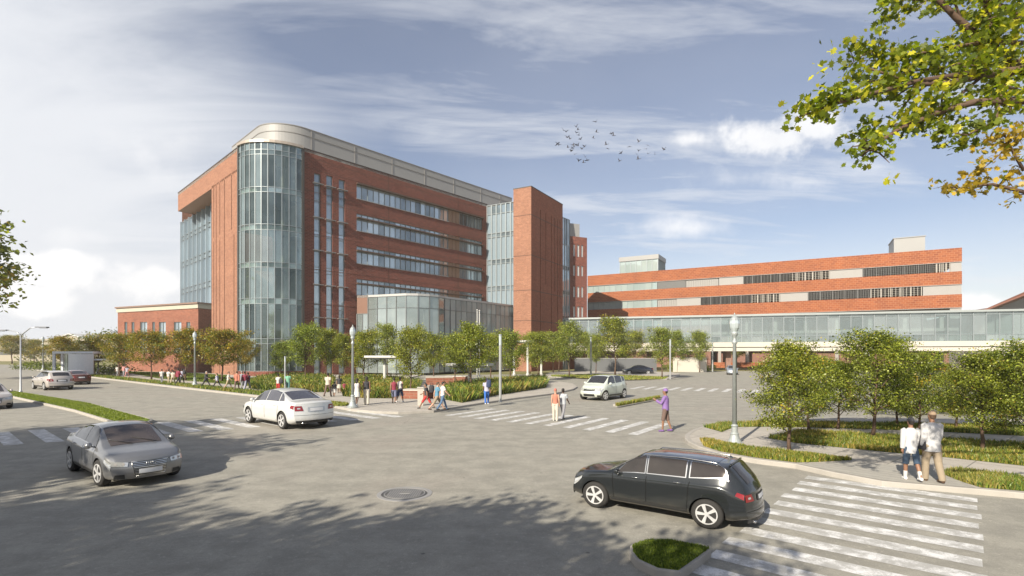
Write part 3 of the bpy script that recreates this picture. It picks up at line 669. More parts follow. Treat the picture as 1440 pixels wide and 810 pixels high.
# -- glazed link between main block and stair tower
FK = Face(hosp, RP1, RP1+Vector((.88, -.475)).normalized()*8.5)
ke = FK.s(722.5)
zt = FK.z(700, 287.5)
kp = lerp2(RP1, FK.P0+FK.d*(ke+.4), 6)
curtain(hosp, kp, [1, 5.0, 5.8, 10.2, 11, 15.3, 16.1, 20.4, 21.2, 25.5, 26.3, 30.0, zt], (glass('glass_link', (.10, .14, .17), (.42, .52, .58), .6), MULL), (2, 4, 6, 8, 10), bars=.12, sp_mat=plain('spandrel_blue', (.26, .33, .38), .2, .3), depth=.25)
m = MB(); m.prism([tuple(Vector(p)-B) for p in (RP1, FK.P0+FK.d*(ke+.4), (6, 108), (-2, 112))], zt-.2, zt+.02); m.build('roof', GREYPAN, hosp)
# -- stair tower
T0, T1 = Vector((.26, 95.0)), Vector((3.4, 93.3)); T2 = T1+Vector((.5, .866)).normalized()*13.4; TZ = 32.8
FT, FU = Face(hosp, T0, T1), Face(hosp, T1, T2)
FT.put(wall_mesh(0, FT.L, 0, TZ, [], .3), 'tower_wall', BR_TAN)
gro = []
for px, y0, y1 in ((760, 295, 470), (767.5, 300, 400), (775.5, 303, 470), (780, 306, 410), (784, 308, 470), (787.5, 309, 420)):
    a = FU.s(px); gro.append((a-.12, a+.16, max(1.0, FU.z(px, y1)), FU.z(px, y0)))
FU.put(wall_mesh(0, FU.L, 0, TZ, gro, .4), 'tower_wall', brick('brick_tower_side', (.30, .10, .056), (.25, .075, .042), (.17, .09, .065)))
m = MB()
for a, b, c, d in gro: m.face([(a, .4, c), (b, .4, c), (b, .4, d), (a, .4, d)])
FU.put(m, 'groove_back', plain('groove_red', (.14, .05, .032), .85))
for f_ in (FT, FU):
    m = MB(); m.box(-.05, f_.L+.02, -.06, .4, TZ, TZ+.14); f_.put(m, 'coping', DKMETAL)
    m = MB()
    for z in (27.8, 20.6, 14.4, 9.0): m.box(0, f_.L, -.012, .002, z, z+.12)
    f_.put(m, 'expression_joint', plain('joint_dark', (.10, .045, .03), .8))
m = MB(); tb = T0+Vector((.5, .866))*13.4
m.face([(*(T0-B), 0), (*(tb-B), 0), (*(tb-B), TZ), (*(T0-B), TZ)]); m.face([(*(T2-B), 0), (*(tb-B), 0), (*(tb-B), TZ), (*(T2-B), TZ)]); m.face([(*(T0-B), TZ-.1), (*(T1-B), TZ-.1), (*(T2-B), TZ-.1), (*(tb-B), TZ-.1)]); m.build('rear_wall', BR_TAN, hosp)
# -- glass strip and brick wing behind the tower
W0 = T2+Vector((-.1, .1)); FV = Face(hosp, W0, W0+Vector((.6, .8))*6)
w1 = FV.s(800.5); zv = FV.z(792, 306)
curtain(hosp, lerp2(W0, FV.P0+FV.d*w1, 3), [0, 5, 5.8, 10, 10.8, 15, 15.8, 20, 20.8, 25, zv], (GL_WIN, MULL), (1, 3, 5, 7), bars=.12)
Q0 = FV.P0+FV.d*w1; FW = Face(hosp, Q0, Q0+Vector((.92, .39))*6); qe = FW.s(825.5); zw = FW.z(812, 333)
ow = []
for a, b in ((806.5, 809), (811.8, 815), (817.5, 820.3)):
    for t_, b2 in ((344, 361), (373.5, 388), (403, 418), (431, 446)): ow.append((FW.s(a), FW.s(b), FW.z(812, b2), FW.z(812, t_)))
FW.put(wall_mesh(0, qe, 0, zw, ow, .3, 8), 'wing_wall', BR_RED)
for a, b, c, d in ow: window(FW, a, b, c, d, .22, 1, glass('glass_bright', (.5, .5, .48), (.7, .7, .66), .3) if 'glass_bright' not in bpy.data.materials else bpy.data.materials['glass_bright'], MULL, (), .06)
m = MB(); x1 = FW.s(818.5); m.box(-3, x1, 1.0, 9, zw-.1, FW.z(812, 313)); FW.put(m, 'rooftop_screen', METAL_PANEL)

# -- entrance hall with its glass prow
MULLD = plain('mullion_dark', (.13, .14, .145), .5, .3)
hall = empty('entrance_hall', (-12, 80, 0), 0, 'low glazed entrance hall with a rounded prow in front of the hospital', 'building')
HZ = 12.0
def at(px, py, z): Y = (z-EH)*F/(HY-py); return Vector(((px-CX)/F*Y, Y))
hp = [at(502, 415.5, HZ), at(517.6, 415, HZ), at(571, 412.4, HZ)]
h2, h3 = at(625, 416.5, HZ), at(721.5, 429, HZ)
cv = bez(hp[2], hp[2].lerp(Vector((-11.6, 76.6)), .6), h2.lerp(Vector((-11.6, 76.6)), .45), h2, 4)
line = lerp2(hp[1], hp[2], 4)+cv[1:]+lerp2(h2, h3, 14)[1:]
curtain(hall, line[:9], [.3, 4.6, 9.9, HZ-.35], (GL_HALL, MULLD), (), bars=.08, depth=.12)
curtain(hall, line[8:], [.3, 4.6, 9.9, HZ-.35], (GL_HALL2, MULLD), (), bars=.08, depth=.12)['label'] = 'long receding glass side'
B2 = hall.location.xy
full = [tuple(hp[0])]+line
m = MB(); rf = [tuple(Vector(p)-B2) for p in full]+[tuple(Vector((-3.5, 101.5))-B2), tuple(Vector((-22.6, 81.2))-B2)]
m.prism(rf, HZ-.35, HZ); m.build('roof', plain('hall_roof', (.4, .4, .39), .5, .3), hall)
m = MB(); a, b = hp[0]-B2, hp[1]-B2
m.face([(a.x, a.y, 9.2), (b.x, b.y, 9.2), (b.x, b.y, HZ), (a.x, a.y, HZ)]); m.build('fascia', BROWN, hall)
curtain(hall, lerp2(hp[0], hp[1], 2), [.3, 4.6, 9.2], (GL_HALL, MULLD), (), bars=.08, depth=.12)
m = MB(); m.prism([tuple(Vector(p)-B2+Vector((0, .8))) for p in full[1:]]+[tuple(Vector((-3.5, 101))-B2), tuple(Vector((-22.6, 80.9))-B2)], 5.0, 5.35); m.build('floor_slab', INFLOOR, hall)
for p in (Vector((-18, 80.5)), Vector((-13.2, 80.5)), Vector((-9, 84.5)), Vector((-5, 90))): m = MB(); q = p-B2; m.tube([(q.x, q.y, 0), (q.x, q.y, HZ-.4)], .38, 12); m.build('column', CONC, hall)
m = MB(); a, b, c = Vector((-21.5, 83.0))-B2, Vector((-14, 89.5))-B2, Vector((-5.5, 99.5))-B2
m.face([(a.x, a.y, 0), (b.x, b.y, 0), (b.x, b.y, HZ-.4), (a.x, a.y, HZ-.4)]); m.face([(b.x, b.y, 0), (c.x, c.y, 0), (c.x, c.y, HZ-.4), (b.x, b.y, HZ-.4)]); m.build('interior_wall', INTER, hall)

# -- low brick wing on the left
lw = empty('low_wing', (-60, 89, 0), 0, 'low red brick wing with a beige cornice left of the hospital', 'building')
A0, A1 = Vector((-69.9, 93.3)), Vector((-50.2, 84.2)); FA = Face(lw, A0, A1); FA.P1 = A1
AZ = 11.4; zc0 = FA.z(240, 435.5)
ow = []
for a, b in ((175, 179), (185, 189), (197, 207), (214, 218), (223.5, 233), (244.5, 255), (262, 267.5)): ow.append((FA.s(a), FA.s(b), 3.2, FA.z(a, 453)))
FA.put(wall_mesh(0, FA.L, 0, zc0, ow, .3, 10), 'wall', BR_LOW)
for a, b, c, d in ow: window(FA, a, b, c, d, .2, 1 if b-a < .7 else 2, GL_WIN, MULL, (5.6,), .08)
m = MB(); m.box(-.15, FA.L+.1, -.15, 10.2, zc0+.002, AZ-.25); FA.put(m, 'cornice', PALE_STONE)
m = MB(); m.box(-.3, FA.L+.25, -.35, 10.4, AZ-.25, AZ); FA.put(m, 'coping', plain('coping_brown', (.2, .13, .1), .6))

# ---------------------------------------------------------------- parking garage
gar = empty('parking_garage', (41, 92, 0), 0, 'long parking garage with three orange brick bands and open decks', 'building')
Q0, Q1 = Vector((15.3, 106.6)), Vector((66.7, 78.0)); FQ = Face(gar, Q0, Q1)
GZ = [(16.85, 18.9), (13.5, 15.4), (10.05, 12.0)]
for z0, z1 in GZ:
    m = MB(); m.box(0, FQ.L, 0, .35, z0, z1); m.box(FQ.L-.35, FQ.L, .35, 28, z0, z1); m.box(0, .35, .35, 28, z0, z1); FQ.put(m, 'parapet_band', BR_ORG)
    m = MB(); m.box(-.02, FQ.L+.03, -.03, .36, z0-.07, z0-.002); FQ.put(m, 'band_trim', GREYPAN)
m = MB()
for z0, z1 in GZ+[(6.6, 8.4)]: m.box(.3, FQ.L-.3, .36, 27.7, z0, z0+.45)
m.box(.3, FQ.L-.3, 27.7, 28, 0, 18.7); FQ.put(m, 'deck_slab', plain('deck_concrete', (.26, .24, .22), .85))
for i in range(13):
    for y in (2, 15): x = 2+i*(FQ.L-4)/12; m = MB(); m.box(x-.25, x+.25, y, y+.5, 0, 17.2); FQ.put(m, 'column', plain('garage_column', (.30, .28, .26), .85))
def px_on(a): return FQ.s(a)
# infill between bands, left to right: glass, panels, louvres, open screens
rows = [((15.4, 16.78), [(826, 924, 'g'), (924.5, 964, 'p'), (964.5, 1010, 'l'), (1011, 1045, 'p2'), (1045.5, 1110, 'o'), (1110, 1166, 's'), (1167, 1213, 'p2'), (1214, 1312, 'd'), (1312, 1336, 's'), (1337, 1352.5, 'p2')]),
        ((12.0, 13.43), [(826, 924, 'g'), (924.5, 951, 'l'), (951.5, 985, 'p2'), (985.5, 1057, 'o'), (1057.5, 1096, 's'), (1097, 1136, 'p2'), (1137, 1224, 'd'), (1225, 1296, 's'), (1298, 1352.5, 'p2')]),
        ((8.4, 9.98), [(826, 924, 'g'), (924.5, 1040, 'p2'), (1336, 1352.5, 'p2')])]
for (z0, z1), segs in rows:
    for a, b, k in segs:
        a, b = px_on(a), px_on(b)
        if k == 'g': window(FQ, a, b, z0, z1, .15, 12, glass('glass_pale', (.30, .38, .38), (.5, .58, .56), .4) if 'glass_pale' not in bpy.data.materials else bpy.data.materials['glass_pale'], MULL, (), .06)
        elif k in ('p', 'p2'): m = MB(); m.box(a, b, .1, .25, z0, z1-.03); FQ.put(m, 'infill_panel', LOUVRE if k == 'p' else GREYPAN)
        elif k == 'l':
            m = MB(); n = int((b-a)/.3)
            for i in range(n): x = a+(b-a)*i/n; m.box(x, x+.06, .08, .25, z0, z1-.03)
            m.box(a, b, .25, .3, z0, z1-.03); FQ.put(m, 'louvre_panel', GREYPAN)
        else:
            m = MB(); n = int((b-a)/(.45 if k == 's' else .22))
            for i in range(n+1): x = a+(b-a)*i/n; m.box(x-.03, x+.03, .1, .16, z0, z1-.03)
            if k == 'd' or k == 's':
                for q in range(1, 5): z = z0+(z1-z0)*q/5; m.box(a, b, .11, .15, z-.015, z+.015)
            for q in range(6): x = a+(b-a)*q/5; m.box(x-.05, x+.05, .07, .2, z0, z1-.03)
            FQ.put(m, 'deck_screen', LOUVRE if k != 's' else plain('screen_metal', (.30, .28, .25), .5, .3))
m = MB(); m.box(.3, FQ.L*.40, .5, .8, 0, 8.3); FQ.put(m, 'lower_wall', plain('garage_brown', (.20, .10, .075), .8))
m = MB(); m.box(FQ.L*.40, FQ.L-.4, 6, 6.3, 0, 6.5); FQ.put(m, 'lower_wall', plain('garage_brown', (.20, .10, .075), .8))
m = MB(); m.box(FQ.s(1003), FQ.L*.98, .4, .7, 0, 1.6); FQ.put(m, 'base_wall', BR_ORG)
# roof-top boxes
FQ2 = FQ.off(5)
xa = FQ2.s(872); xb = FQ2.s(925); zt_ = FQ2.z(925, 357.5)
m = MB(); m.box(xa-.2, xb+.2, 5-.2, 11.2, zt_-.9, zt_); FQ.put(m, 'stair_roof', METAL_PANEL)
for i, (pa, pb) in enumerate(((Vector((xa, 5)), Vector((xb, 5))), (Vector((xb, 5)), Vector((xb, 11))))):
    wa = FQ.P0+FQ.d*pa.x+FQ.n*pa.y; wb = FQ.P0+FQ.d*pb.x+FQ.n*pb.y
    curtain(gar, lerp2(wa, wb, 7 if i == 0 else 6), [18.2, zt_-.9], (bpy.data.materials['glass_pale'], MULL), (), bars=.1, name='stair_glass')
m = MB(); m.box(xa, xb-.05, 5.1, 10.9, 17.3, zt_-.95); FQ.put(m, 'stair_core', GREYPAN)
xa, xb = FQ2.s(1257), FQ2.s(1301); m = MB(); m.box(xa, xb, 5, 11, 17.3, FQ2.z(1280, 334)); m.box(xa-.1, xb+.1, 4.9, 11.1, FQ2.z(1280, 334), FQ2.z(1280, 334)+.12); FQ.put(m, 'lift_overrun', METAL_PANEL)

# ---------------------------------------------------------------- glazed sky bridge
brg = empty('skybridge', (45, 78, 0), 0, 'long glazed sky bridge with a cream concrete deck in front of the garage', 'bridge')
S0, S1 = Vector((8.5, 88.4)), Vector((95, 62.0)); FB = Face(brg, S0, S1)
BZ0, BZ1 = 4.9, 8.85
curtain(brg, lerp2(S0, S1, 62), [BZ0, BZ0+.9, BZ1-.35, BZ1], (GL_BRIDGE, MULL), (), bars=.07, depth=.12)
sb_ = FB.off(4.0); curtain(brg, lerp2(sb_.P0, sb_.P1, 31), [BZ0, BZ1], (GL_BRIDGE, MULL), (), bars=.07, depth=.12, name='rear_glazing')
m = MB(); m.box(-.3, FB.L+.3, -.35, 4.4, BZ1, BZ1+.28); FB.put(m, 'roof', plain('bridge_roof', (.30, .33, .33), .5, .2))
m = MB(); m.box(-.3, FB.L+.3, -.55, 4.5, BZ0-.72, BZ0-.01); m.box(-.3, FB.L+.3, -.1, 4.2, BZ0-.85, BZ0-.72); m.box(-.3, FB.L+.3, -.5, 4.4, BZ0-1.35, BZ0-.85); FB.put(m, 'deck', CONC)
for x in (14, 26, 38, 50, 63, 76): m = MB(); m.box(x-.35, x+.35, 1.2, 3.3, 0, BZ0-1.36); FB.put(m, 'pier', plain('pier_brown', (.22, .13, .10), .8))
m = MB()
for i in range(70): x = .7+i*(FB.L-1)/70; m.box(x, x+.05, .3, .35, BZ0, BZ0+1.0)
m.box(0, FB.L, .28, .36, BZ0+1.0, BZ0+1.06); FB.put(m, 'handrail', MULL)
# pavilion at the right edge with rising roof
pav = empty('pavilion', (75.3, 84, 0), 0, 'brown roofed pavilion rising behind the sky bridge at the right edge', 'building')
m = MB(); m.add([(0, 0, 10.2), (26, -2, 22.2), (26, 20, 13.2), (2, 18, 9.6), (0, 0, 9.9), (26, -1.5, 20.6), (26, 20, 12.2), (2, 18, 9.9)], [(0, 1, 2, 3), (0, 4, 5, 1), (4, 7, 6, 5), (1, 5, 6, 2), (3, 2, 6, 7), (0, 3, 7, 4)]); m.build('roof', plain('pavilion_roof', (.20, .085, .06), .7), pav)
m = MB(); m.add([(3, 3, 0), (26, 3, 0), (26, 18, 0), (4, 17, 0), (3, 3, 10.5), (26, 3, 18.4), (26, 18, 12.0), (4, 17, 9.5)], [(0, 1, 5, 4), (1, 2, 6, 5), (2, 3, 7, 6), (3, 0, 4, 7)]); m.build('wall', GREYPAN, pav)

# the garage and the bridge stand well back from the trees: set their true distance and size together
for o, k in ((gar, 1.25), (brg, 1.2), (pav, 1.25)):
    o.scale = (k, k, k); o.location = (o.location.x*k, o.location.y*k, EH*(1-k))
# ---------------------------------------------------------------- trees
L_MID = leafmat('leaf_mid', (.145, .185, .026)); L_LIT = leafmat('leaf_bright', (.25, .30, .038)); L_DRK = leafmat('leaf_dark', (.055, .082, .015)); L_AUT = leafmat('leaf_autumn', (.225, .175, .024)); L_YEL = leafmat('leaf_yellow', (.36, .27, .03), .45)
L_FAR = leafmat('leaf_far', (.13, .15, .05)); L_MAP = leafmat('leaf_maple', (.15, .20, .012), .5); L_MAP2 = leafmat('leaf_maple_yellow', (.42, .42, .03), .55)
def leaf_mesh(name, cent, sig, n, size, mats, wts, seed, flat=.6, shape=None, droop=0.0):
    rng = np.random.default_rng(seed); cent = np.array(cent); k = rng.integers(0, len(cent), n)
    P = cent[k]+rng.normal(0, 1, (n, 3))*np.array([sig, sig, sig*.62])
    # orientation
    nr = rng.normal(0, 1, (n, 3)); nr[:, 2] = np.abs(nr[:, 2])*(.5+flat)+.25; nr /= np.linalg.norm(nr, axis=1)[:, None]
    t = rng.normal(0, 1, (n, 3)); t -= nr*(t*nr).sum(1)[:, None]; t /= np.linalg.norm(t, axis=1)[:, None]; b = np.cross(nr, t)
    s = size*rng.uniform(.6, 1.35, n)
    if shape is None: shape = [(-.5, 0, 0), (0, -.34, .08), (.5, 0, 0), (0, .34, .08)]
    sh = np.array(shape); q = len(sh)
    V = P[:, None, :]+s[:, None, None]*(t[:, None, :]*sh[None, :, 0:1]+b[:, None, :]*sh[None, :, 1:2]+nr[:, None, :]*sh[None, :, 2:3])
    me = bpy.data.meshes.new(name); me.vertices.add(n*q); me.vertices.foreach_set('co', V.reshape(-1))
    me.loops.add(n*q); me.loops.foreach_set('vertex_index', np.arange(n*q)); me.polygons.add(n)
    me.polygons.foreach_set('loop_start', np.arange(n)*q); me.polygons.foreach_set('loop_total', np.full(n, q))
    for m in mats: me.materials.append(m)
    cid = rng.choice(len(mats), len(cent), p=np.array(wts, float)/sum(wts)); mi = cid[k]; sw = rng.uniform(0, 1, n) < .45; mi[sw] = rng.choice(len(mats), sw.sum(), p=np.array(wts, float)/sum(wts))
    me.polygons.foreach_set('material_index', mi); me.update(calc_edges=True); me.validate(); return me
def tree_proto(seed, H, W, tf, n_leaf, leaf, mats, wts, sig=.045, limbs=19, prof=None, trunk_r=.016):
    """trunk and limbs as one mesh, crown of small leaves gathered in clumps round the twig ends"""
    rng = random.Random(seed); mb = MB(); cent = []
    tr = [Vector((0, 0, -.05))]; x = y = 0
    for i in range(1, 9): x += rng.uniform(-.012, .012)*H; y += rng.uniform(-.012, .012)*H; tr.append(Vector((x, y, H*.93*i/8)))
    mb.tube(tr, [H*trunk_r*(1.35 if i == 0 else 1-.85*i/8) for i in range(9)], 8)
    def tp(t): f = t/.93*8; i = min(7, int(f)); return tr[i].lerp(tr[i+1], f-i)
    prof = prof or (lambda u: (math.sin(math.pi*min(1, u*.80+.20))**.65))
    for k in range(limbs):
        u = (k+.5)/limbs; t = tf+(.9-tf)*u; a = k*2.399+rng.uniform(-.35, .35); L = W/2*prof(u)*rng.uniform(.72, 1.12); e0 = R(rng.uniform(14, 36)+22*u)
        p = tp(t); d = Vector((math.cos(a)*math.cos(e0), math.sin(a)*math.cos(e0), math.sin(e0))); pts = [p.copy()]; m_ = 5
        for i in range(m_):
            d = (d+Vector((rng.uniform(-.16, .16), rng.uniform(-.16, .16), rng.uniform(-.02, .20)))).normalized(); p = p+d*L/m_; pts.append(p.copy())
        r0 = H*trunk_r*.42*(1-.5*u); mb.tube(pts, [r0*(1-.8*i/m_) for i in range(m_+1)], 5)
        for i in range(2, m_+1): cent += [tuple(pts[i])]
        for s_ in range(4):
            i = rng.choice((1, 2, 3, 4)); q = pts[i].copy(); aa = a+rng.choice((-1, 1))*rng.uniform(.5, 1.2); ee = rng.uniform(-.15, .9)
            dd = Vector((math.cos(aa)*math.cos(ee), math.sin(aa)*math.cos(ee), math.sin(ee))); l2 = L*rng.uniform(.22, .5); ps = [q.copy()]
            for j in range(3): dd = (dd+Vector((rng.uniform(-.2, .2),)*2+(rng.uniform(-.1, .2),))).normalized(); q = q+dd*l2/3; ps.append(q.copy())
            mb.tube(ps, [r0*.45, r0*.35, r0*.2, r0*.1], 4)
            if rng.random() < .9: cent += [tuple(ps[3]), tuple(ps[2])]
    for i in range(5): cent.append(tuple(tp(.93)+Vector((rng.uniform(-.03, .03)*H, rng.uniform(-.03, .03)*H, rng.uniform(-.02, .05)*H))))
    tm = mb.mesh('trunk', BARK, True)
    cm = leaf_mesh('crown', cent, sig*H, n_leaf, leaf, mats, wts, seed)
    return tm, cm
GM = [L_DRK, L_MID, L_LIT, L_YEL]
PROTO = {}
for i in range(4): PROTO['near%d' % i] = tree_proto(40+i, 4.0, 3.5, .17, 18000, .070, GM, (2.2, 5, 4.2, .35), .046, 22)
for i in range(4): PROTO['mid%d' % i] = tree_proto(60+i, 6.0, 5.5, .25, 12000, .14, GM, (2.0, 5, 4.2, .4), .05, 20)
for i in range(3): PROTO['aut%d' % i] = tree_proto(80+i, 6.0, 6.0, .27, 12000, .15, [L_DRK, L_AUT, L_MID, L_YEL], (1.2, 5, 3.0, 1.4), .055, 18, lambda u: math.sin(math.pi*min(1, u*.72+.28))**.5)
for i in range(2): PROTO['shade%d' % i] = tree_proto(95+i, 11.0, 11.5, .3, 15000, .38, GM, (2, 5, 3, 1), .06, 20, None, .02)
def tree(kind, loc, h, label, wide=1.0, rz=None, name='tree', group=None):
    tm, cm = PROTO[kind]; base = {'n': 4.0, 'm': 6.0, 'a': 6.0, 's': 11.0}[kind[0]]
    t = empty(name, loc, random.uniform(0, 6.28) if rz is None else rz, label, 'tree', group); s = h/base; t.scale = (s*wide, s*wide, s)
    link('trunk', tm, t); link('crown', cm, t); return t
def ptree(kind, px, py, top, label, wide=1.0, z=.13, name='young_tree', group=None):
    g = G(px, py, z); h = (py-top)/F*g.y*.97; return tree(kind, g, h, label, wide, None, name, group)
gA = 'young trees on the corner by the crossing'
ptree('near0', 1110, 637, 477, 'young green tree standing in the front grass verge, nearest the grey estate car', 1.0, group=gA)
ptree('near1', 1137, 608, 497, 'small tree behind the front verge tree, partly hidden by it', 1.12, group=gA)
ptree('near2', 1227, 615, 462, 'tallest young tree in the broad grass bed, left of the two strolling men', 1.06, group=gA)
ptree('near3', 1291, 611, 492, 'slender young tree directly behind the two strolling men', .92, group=gA)
ptree('near0', 1381, 634, 492, 'dense low branched tree right of the two strolling men', 1.12, group=gA)
ptree('near2', 1446, 640, 476, 'large tree cut off by the right edge in the grass bed', 1.1, group=gA)
ptree('near1', 1345, 602, 520, 'low bright tree behind the path, right of the slender tree', 1.2, group=gA)
ptree('near2', 1178, 603, 505, 'young tree on the back strip between the first two corner trees', 1.1, group=gA); ptree('near0', 1412, 607, 500, 'young tree on the back strip near the right edge', 1.2, group=gA); ptree('near3', 1262, 600, 512, 'young tree on the back strip left of the strolling pair', 1.2, group=gA)
ptree('near3', 1060, 597, 522, 'small leafy tree at the back of the corner just right of the tall street lamp', .95, group=gA) if False else None
gB = 'trees in the plaza in front of the hospital'
ptree('mid0', 429, 537, 456, 'tree in front of the right edge of the glass corner', .86, group=gB)
ptree('mid1', 459, 534, 462, 'tree before the narrow vertical window slots', .85, group=gB)
ptree('mid2', 484, 536, 470, 'smaller tree just left of the middle street lamp', .8, group=gB)
ptree('mid3', 512, 540, 464, 'full tree just right of the middle street lamp', .95, group=gB)
ptree('mid1', 545, 534, 454, 'narrow tall tree in front of the flat face of the glass hall', .62, group=gB)
ptree('mid0', 577, 556, 460, 'tree with a bare reddish stem behind the brick planter', .82, group=gB)
ptree('mid2', 663, 551, 456, 'large tree behind the long planting bed in front of the glass prow', .98, group=gB)
ptree('mid3', 640, 541, 468, 'tree half hidden behind the large tree of the long bed', .9, group=gB)
ptree('mid0', 718, 541, 465, 'tree just right of the silver lamp column at the crossing', .92, group=gB)
ptree('mid1', 757, 534, 466, 'dark green tree at the right end of the long planting bed', .85, group=gB)
gC = 'trees around the traffic island and drive'
ptree('mid2', 801, 529, 453, 'tree on the traffic island left of the lamp column', .82, group=gC)
ptree('mid3', 865, 528, 445, 'tallest tree on the traffic island, left of the dark parked coupe', .92, group=gC)
ptree('mid0', 838, 524, 470, 'small tree peeping out behind the lamp column of the island', .75, group=gC)
ptree('mid1', 931, 531, 460, 'tree at the right end of the traffic island beside a lamp column', .85, group=gC)
ptree('mid2', 952, 522, 466, 'tree behind the right end of the traffic island before the bridge', .85, group=gC)
ptree('mid0', 984, 523, 466, 'tree before the cream wall under the sky bridge', .82, group=gC)
ptree('mid3', 1036, 517, 472, 'tree under the sky bridge just left of the tall acorn street lamp top', .95, group=gC)
for i, (x, b, tp_, lb) in enumerate(((745, 525, 470, 'back row tree just left of the tall brick stair tower foot'), (778, 524, 466, 'back row tree in front of the tower side wall'), (822, 520, 468, 'back row tree between the island trees at the left'), (893, 521, 466, 'back row tree behind the dark parked coupe'), (912, 519, 470, 'back row tree right of the dark parked coupe'),
    (967, 517, 470, 'back row tree left of the cream wall'), (1012, 514, 478, 'back row tree at the lamp column by the cream wall'), (1060, 512, 480, 'back row tree left of the green sign'), (1100, 514, 478, 'back row tree right of the green sign'), (690, 533, 468, 'back row tree near the two thin white poles'), (610, 536, 470, 'back row tree before the rounded glass prow'), (395, 534, 480, 'small back row tree left of the short lamp column'))):
    ptree('mid%d' % (i % 4), x, b, tp_, lb, .95, group='back row of trees in front of the buildings')
ptree('mid1', 786, 522, 470, 'tree behind the drive in front of the tall stair tower', .9, group=gC)
gD = 'row of yellowing trees along the left sidewalk'
ptree('aut0', 168, 531, 470, 'round yellowing tree at the left end of the low brick wing', 1.15, group=gD)
ptree('aut1', 213, 535, 467, 'yellowing tree in front of the middle of the low brick wing', 1.05, group=gD)
ptree('aut2', 261, 535, 465, 'yellowing tree before the right end of the low brick wing', 1.05, group=gD)
ptree('aut0', 312, 536, 465, 'broad golden tree beside the foot of the tan brick pier', 1.2, group=gD)
ptree('aut1', 345, 531, 478, 'small green tree tucked behind the broad golden tree at the glass corner', .8, group=gD)
ptree('aut1', 132, 527, 476, 'yellowing tree beside the white shelter', 1.0, group=gD)
ptree('aut2', 86, 521, 475, 'yellowing tree behind the silver estate car', 1.15, group=gD)
ptree('aut0', 17, 511, 472, 'hazy pale tree far along the road at the left edge', 1.3, group=gD)
ptree('aut1', 48, 510, 478, 'hazy pale tree in front of the distant gabled shed', 1.2, group=gD)
tree('shade0', (-68.4, 60, 0), 18.4, 'tall tree whose leaves reach in at the left edge', 1.02, 1.0, 'tall_tree')
for i, (x, y, hh, lb) in enumerate(((-21.5, 3.6, 11, 'shade tree by the road, outside the picture to the left'), (-19.0, -5.5, 11, 'shade tree behind the camera, second from the left'),
        (-14.2, -8.6, 10.5, 'shade tree behind the camera, third from the left'), (-9.6, -9.4, 9.8, 'shade tree behind the camera, nearest to it'), (-27, 4, 13, 'shade tree farthest outside the picture to the left'), (-7.9, -2.0, 8.0, 'low shade tree just left of the camera'), (-12.9, -3.6, 8.4, 'low shade tree left of the camera, between two taller ones'), (-5.2, -4.4, 8.2, 'low shade tree close behind the camera'))):
    tree('shade%d' % (i % 2), (x, y, 0), hh, lb, .78, i*1.3, 'shade_tree', 'trees that shade the foreground')

# far hillside wood and hedges
def foliage_mass(name, boxes, n, leaf, mats, wts, label, seed, cat='woods'):
    rng = np.random.default_rng(seed); c = []
    for x, y, z, rx, ry, rz, k in boxes:
        for _ in range(k):
            v = rng.normal(0, 1, 3); v /= np.linalg.norm(v); v *= rng.uniform(.75, 1.0); c.append((x+v[0]*rx, y+v[1]*ry, max(.2, z+abs(v[2])*rz)))
    me = leaf_mesh(name, c, leaf*1.6, n, leaf, mats, wts, seed); o = link(name, me); return tag(o, label, cat, kind='stuff')
hb = []; rng_ = random.Random(5)
hm = MB(); pts = [(-205, 255, 0), (-205, 245, 10), (-190, 250, 13), (-170, 240, 17), (-150, 240, 18), (-120, 230, 15), (-90, 230, 9), (-70, 230, 0)]
for i in range(26):
    x = -208+i*5.4+rng_.uniform(-2, 2); zt2 = 13*math.exp(-((x+150)/45)**2); hb.append((x, 232+rng_.uniform(-10, 10), zt2*.55, 7, 6, 4.5+rng_.uniform(0, 3), 26)); hb.append((x, 225+rng_.uniform(-8, 2), 1, 7, 5, zt2*.5+3, 26))
foliage_mass('far_wood', hb, 26000, 1.0, [L_FAR, L_DRK, L_AUT], (5, 2, 2), 'hazy wooded hillside beyond the low brick wing', 9)
hill = MB(); hill.add([(-230, 240, 0), (-190, 236, 7), (-150, 236, 12), (-110, 236, 8), (-70, 240, 0), (-230, 330, 0), (-190, 330, 9), (-150, 330, 14), (-110, 330, 9), (-70, 330, 0)], [(i, i+1, i+6, i+5) for i in range(4)]); hill.face([(-230, 240, 0), (-190, 236, 7), (-150, 236, 12), (-110, 236, 8), (-70, 240, 0)])
tag(hill.build('hills', FIELD), kind='structure')
hb = [(60+i*6+rng_.uniform(-2, 2), 128+rng_.uniform(-5, 5), 0, 5, 4, 4.5+rng_.uniform(0, 2.5), 24) for i in range(16)]
foliage_mass('far_wood', hb, 12000, .55, [L_MID, L_DRK, L_FAR], (4, 3, 3), 'dark green thicket seen under the sky bridge at the right', 10)
hb = [(-100+i*4, 108+i*(-3.0), .2, 2.5, 1.2, 1.2, 14) for i in range(12)]
foliage_mass('hedge', hb, 4000, .3, [L_DRK, L_MID], (3, 2), 'low dark hedge along the back of the lawn', 12, 'hedge')
hb = [(28.5+i*1.0, 96-i*.2, .1, 1.1, .9, 1.5, 12) for i in range(8)]
foliage_mass('hedge', hb, 5000, .16, [L_MID, L_LIT, L_DRK], (3, 3, 1), 'bright green shrubs in front of the cream wall', 13, 'shrubs')
hb = [(G(px, py).x, G(px, py).y, .1, 1.2, .9, .8, 12) for px, py in ((1250, 585), (1262, 583), (1300, 582), (1325, 580), (1352, 581), (1378, 584), (1400, 583), (1420, 585))]
foliage_mass('hedge', hb, 9000, .085, [L_LIT, L_MID, LB], (3, 3, 3), 'bright low shrubs behind the upper path at the right', 14, 'shrubs')

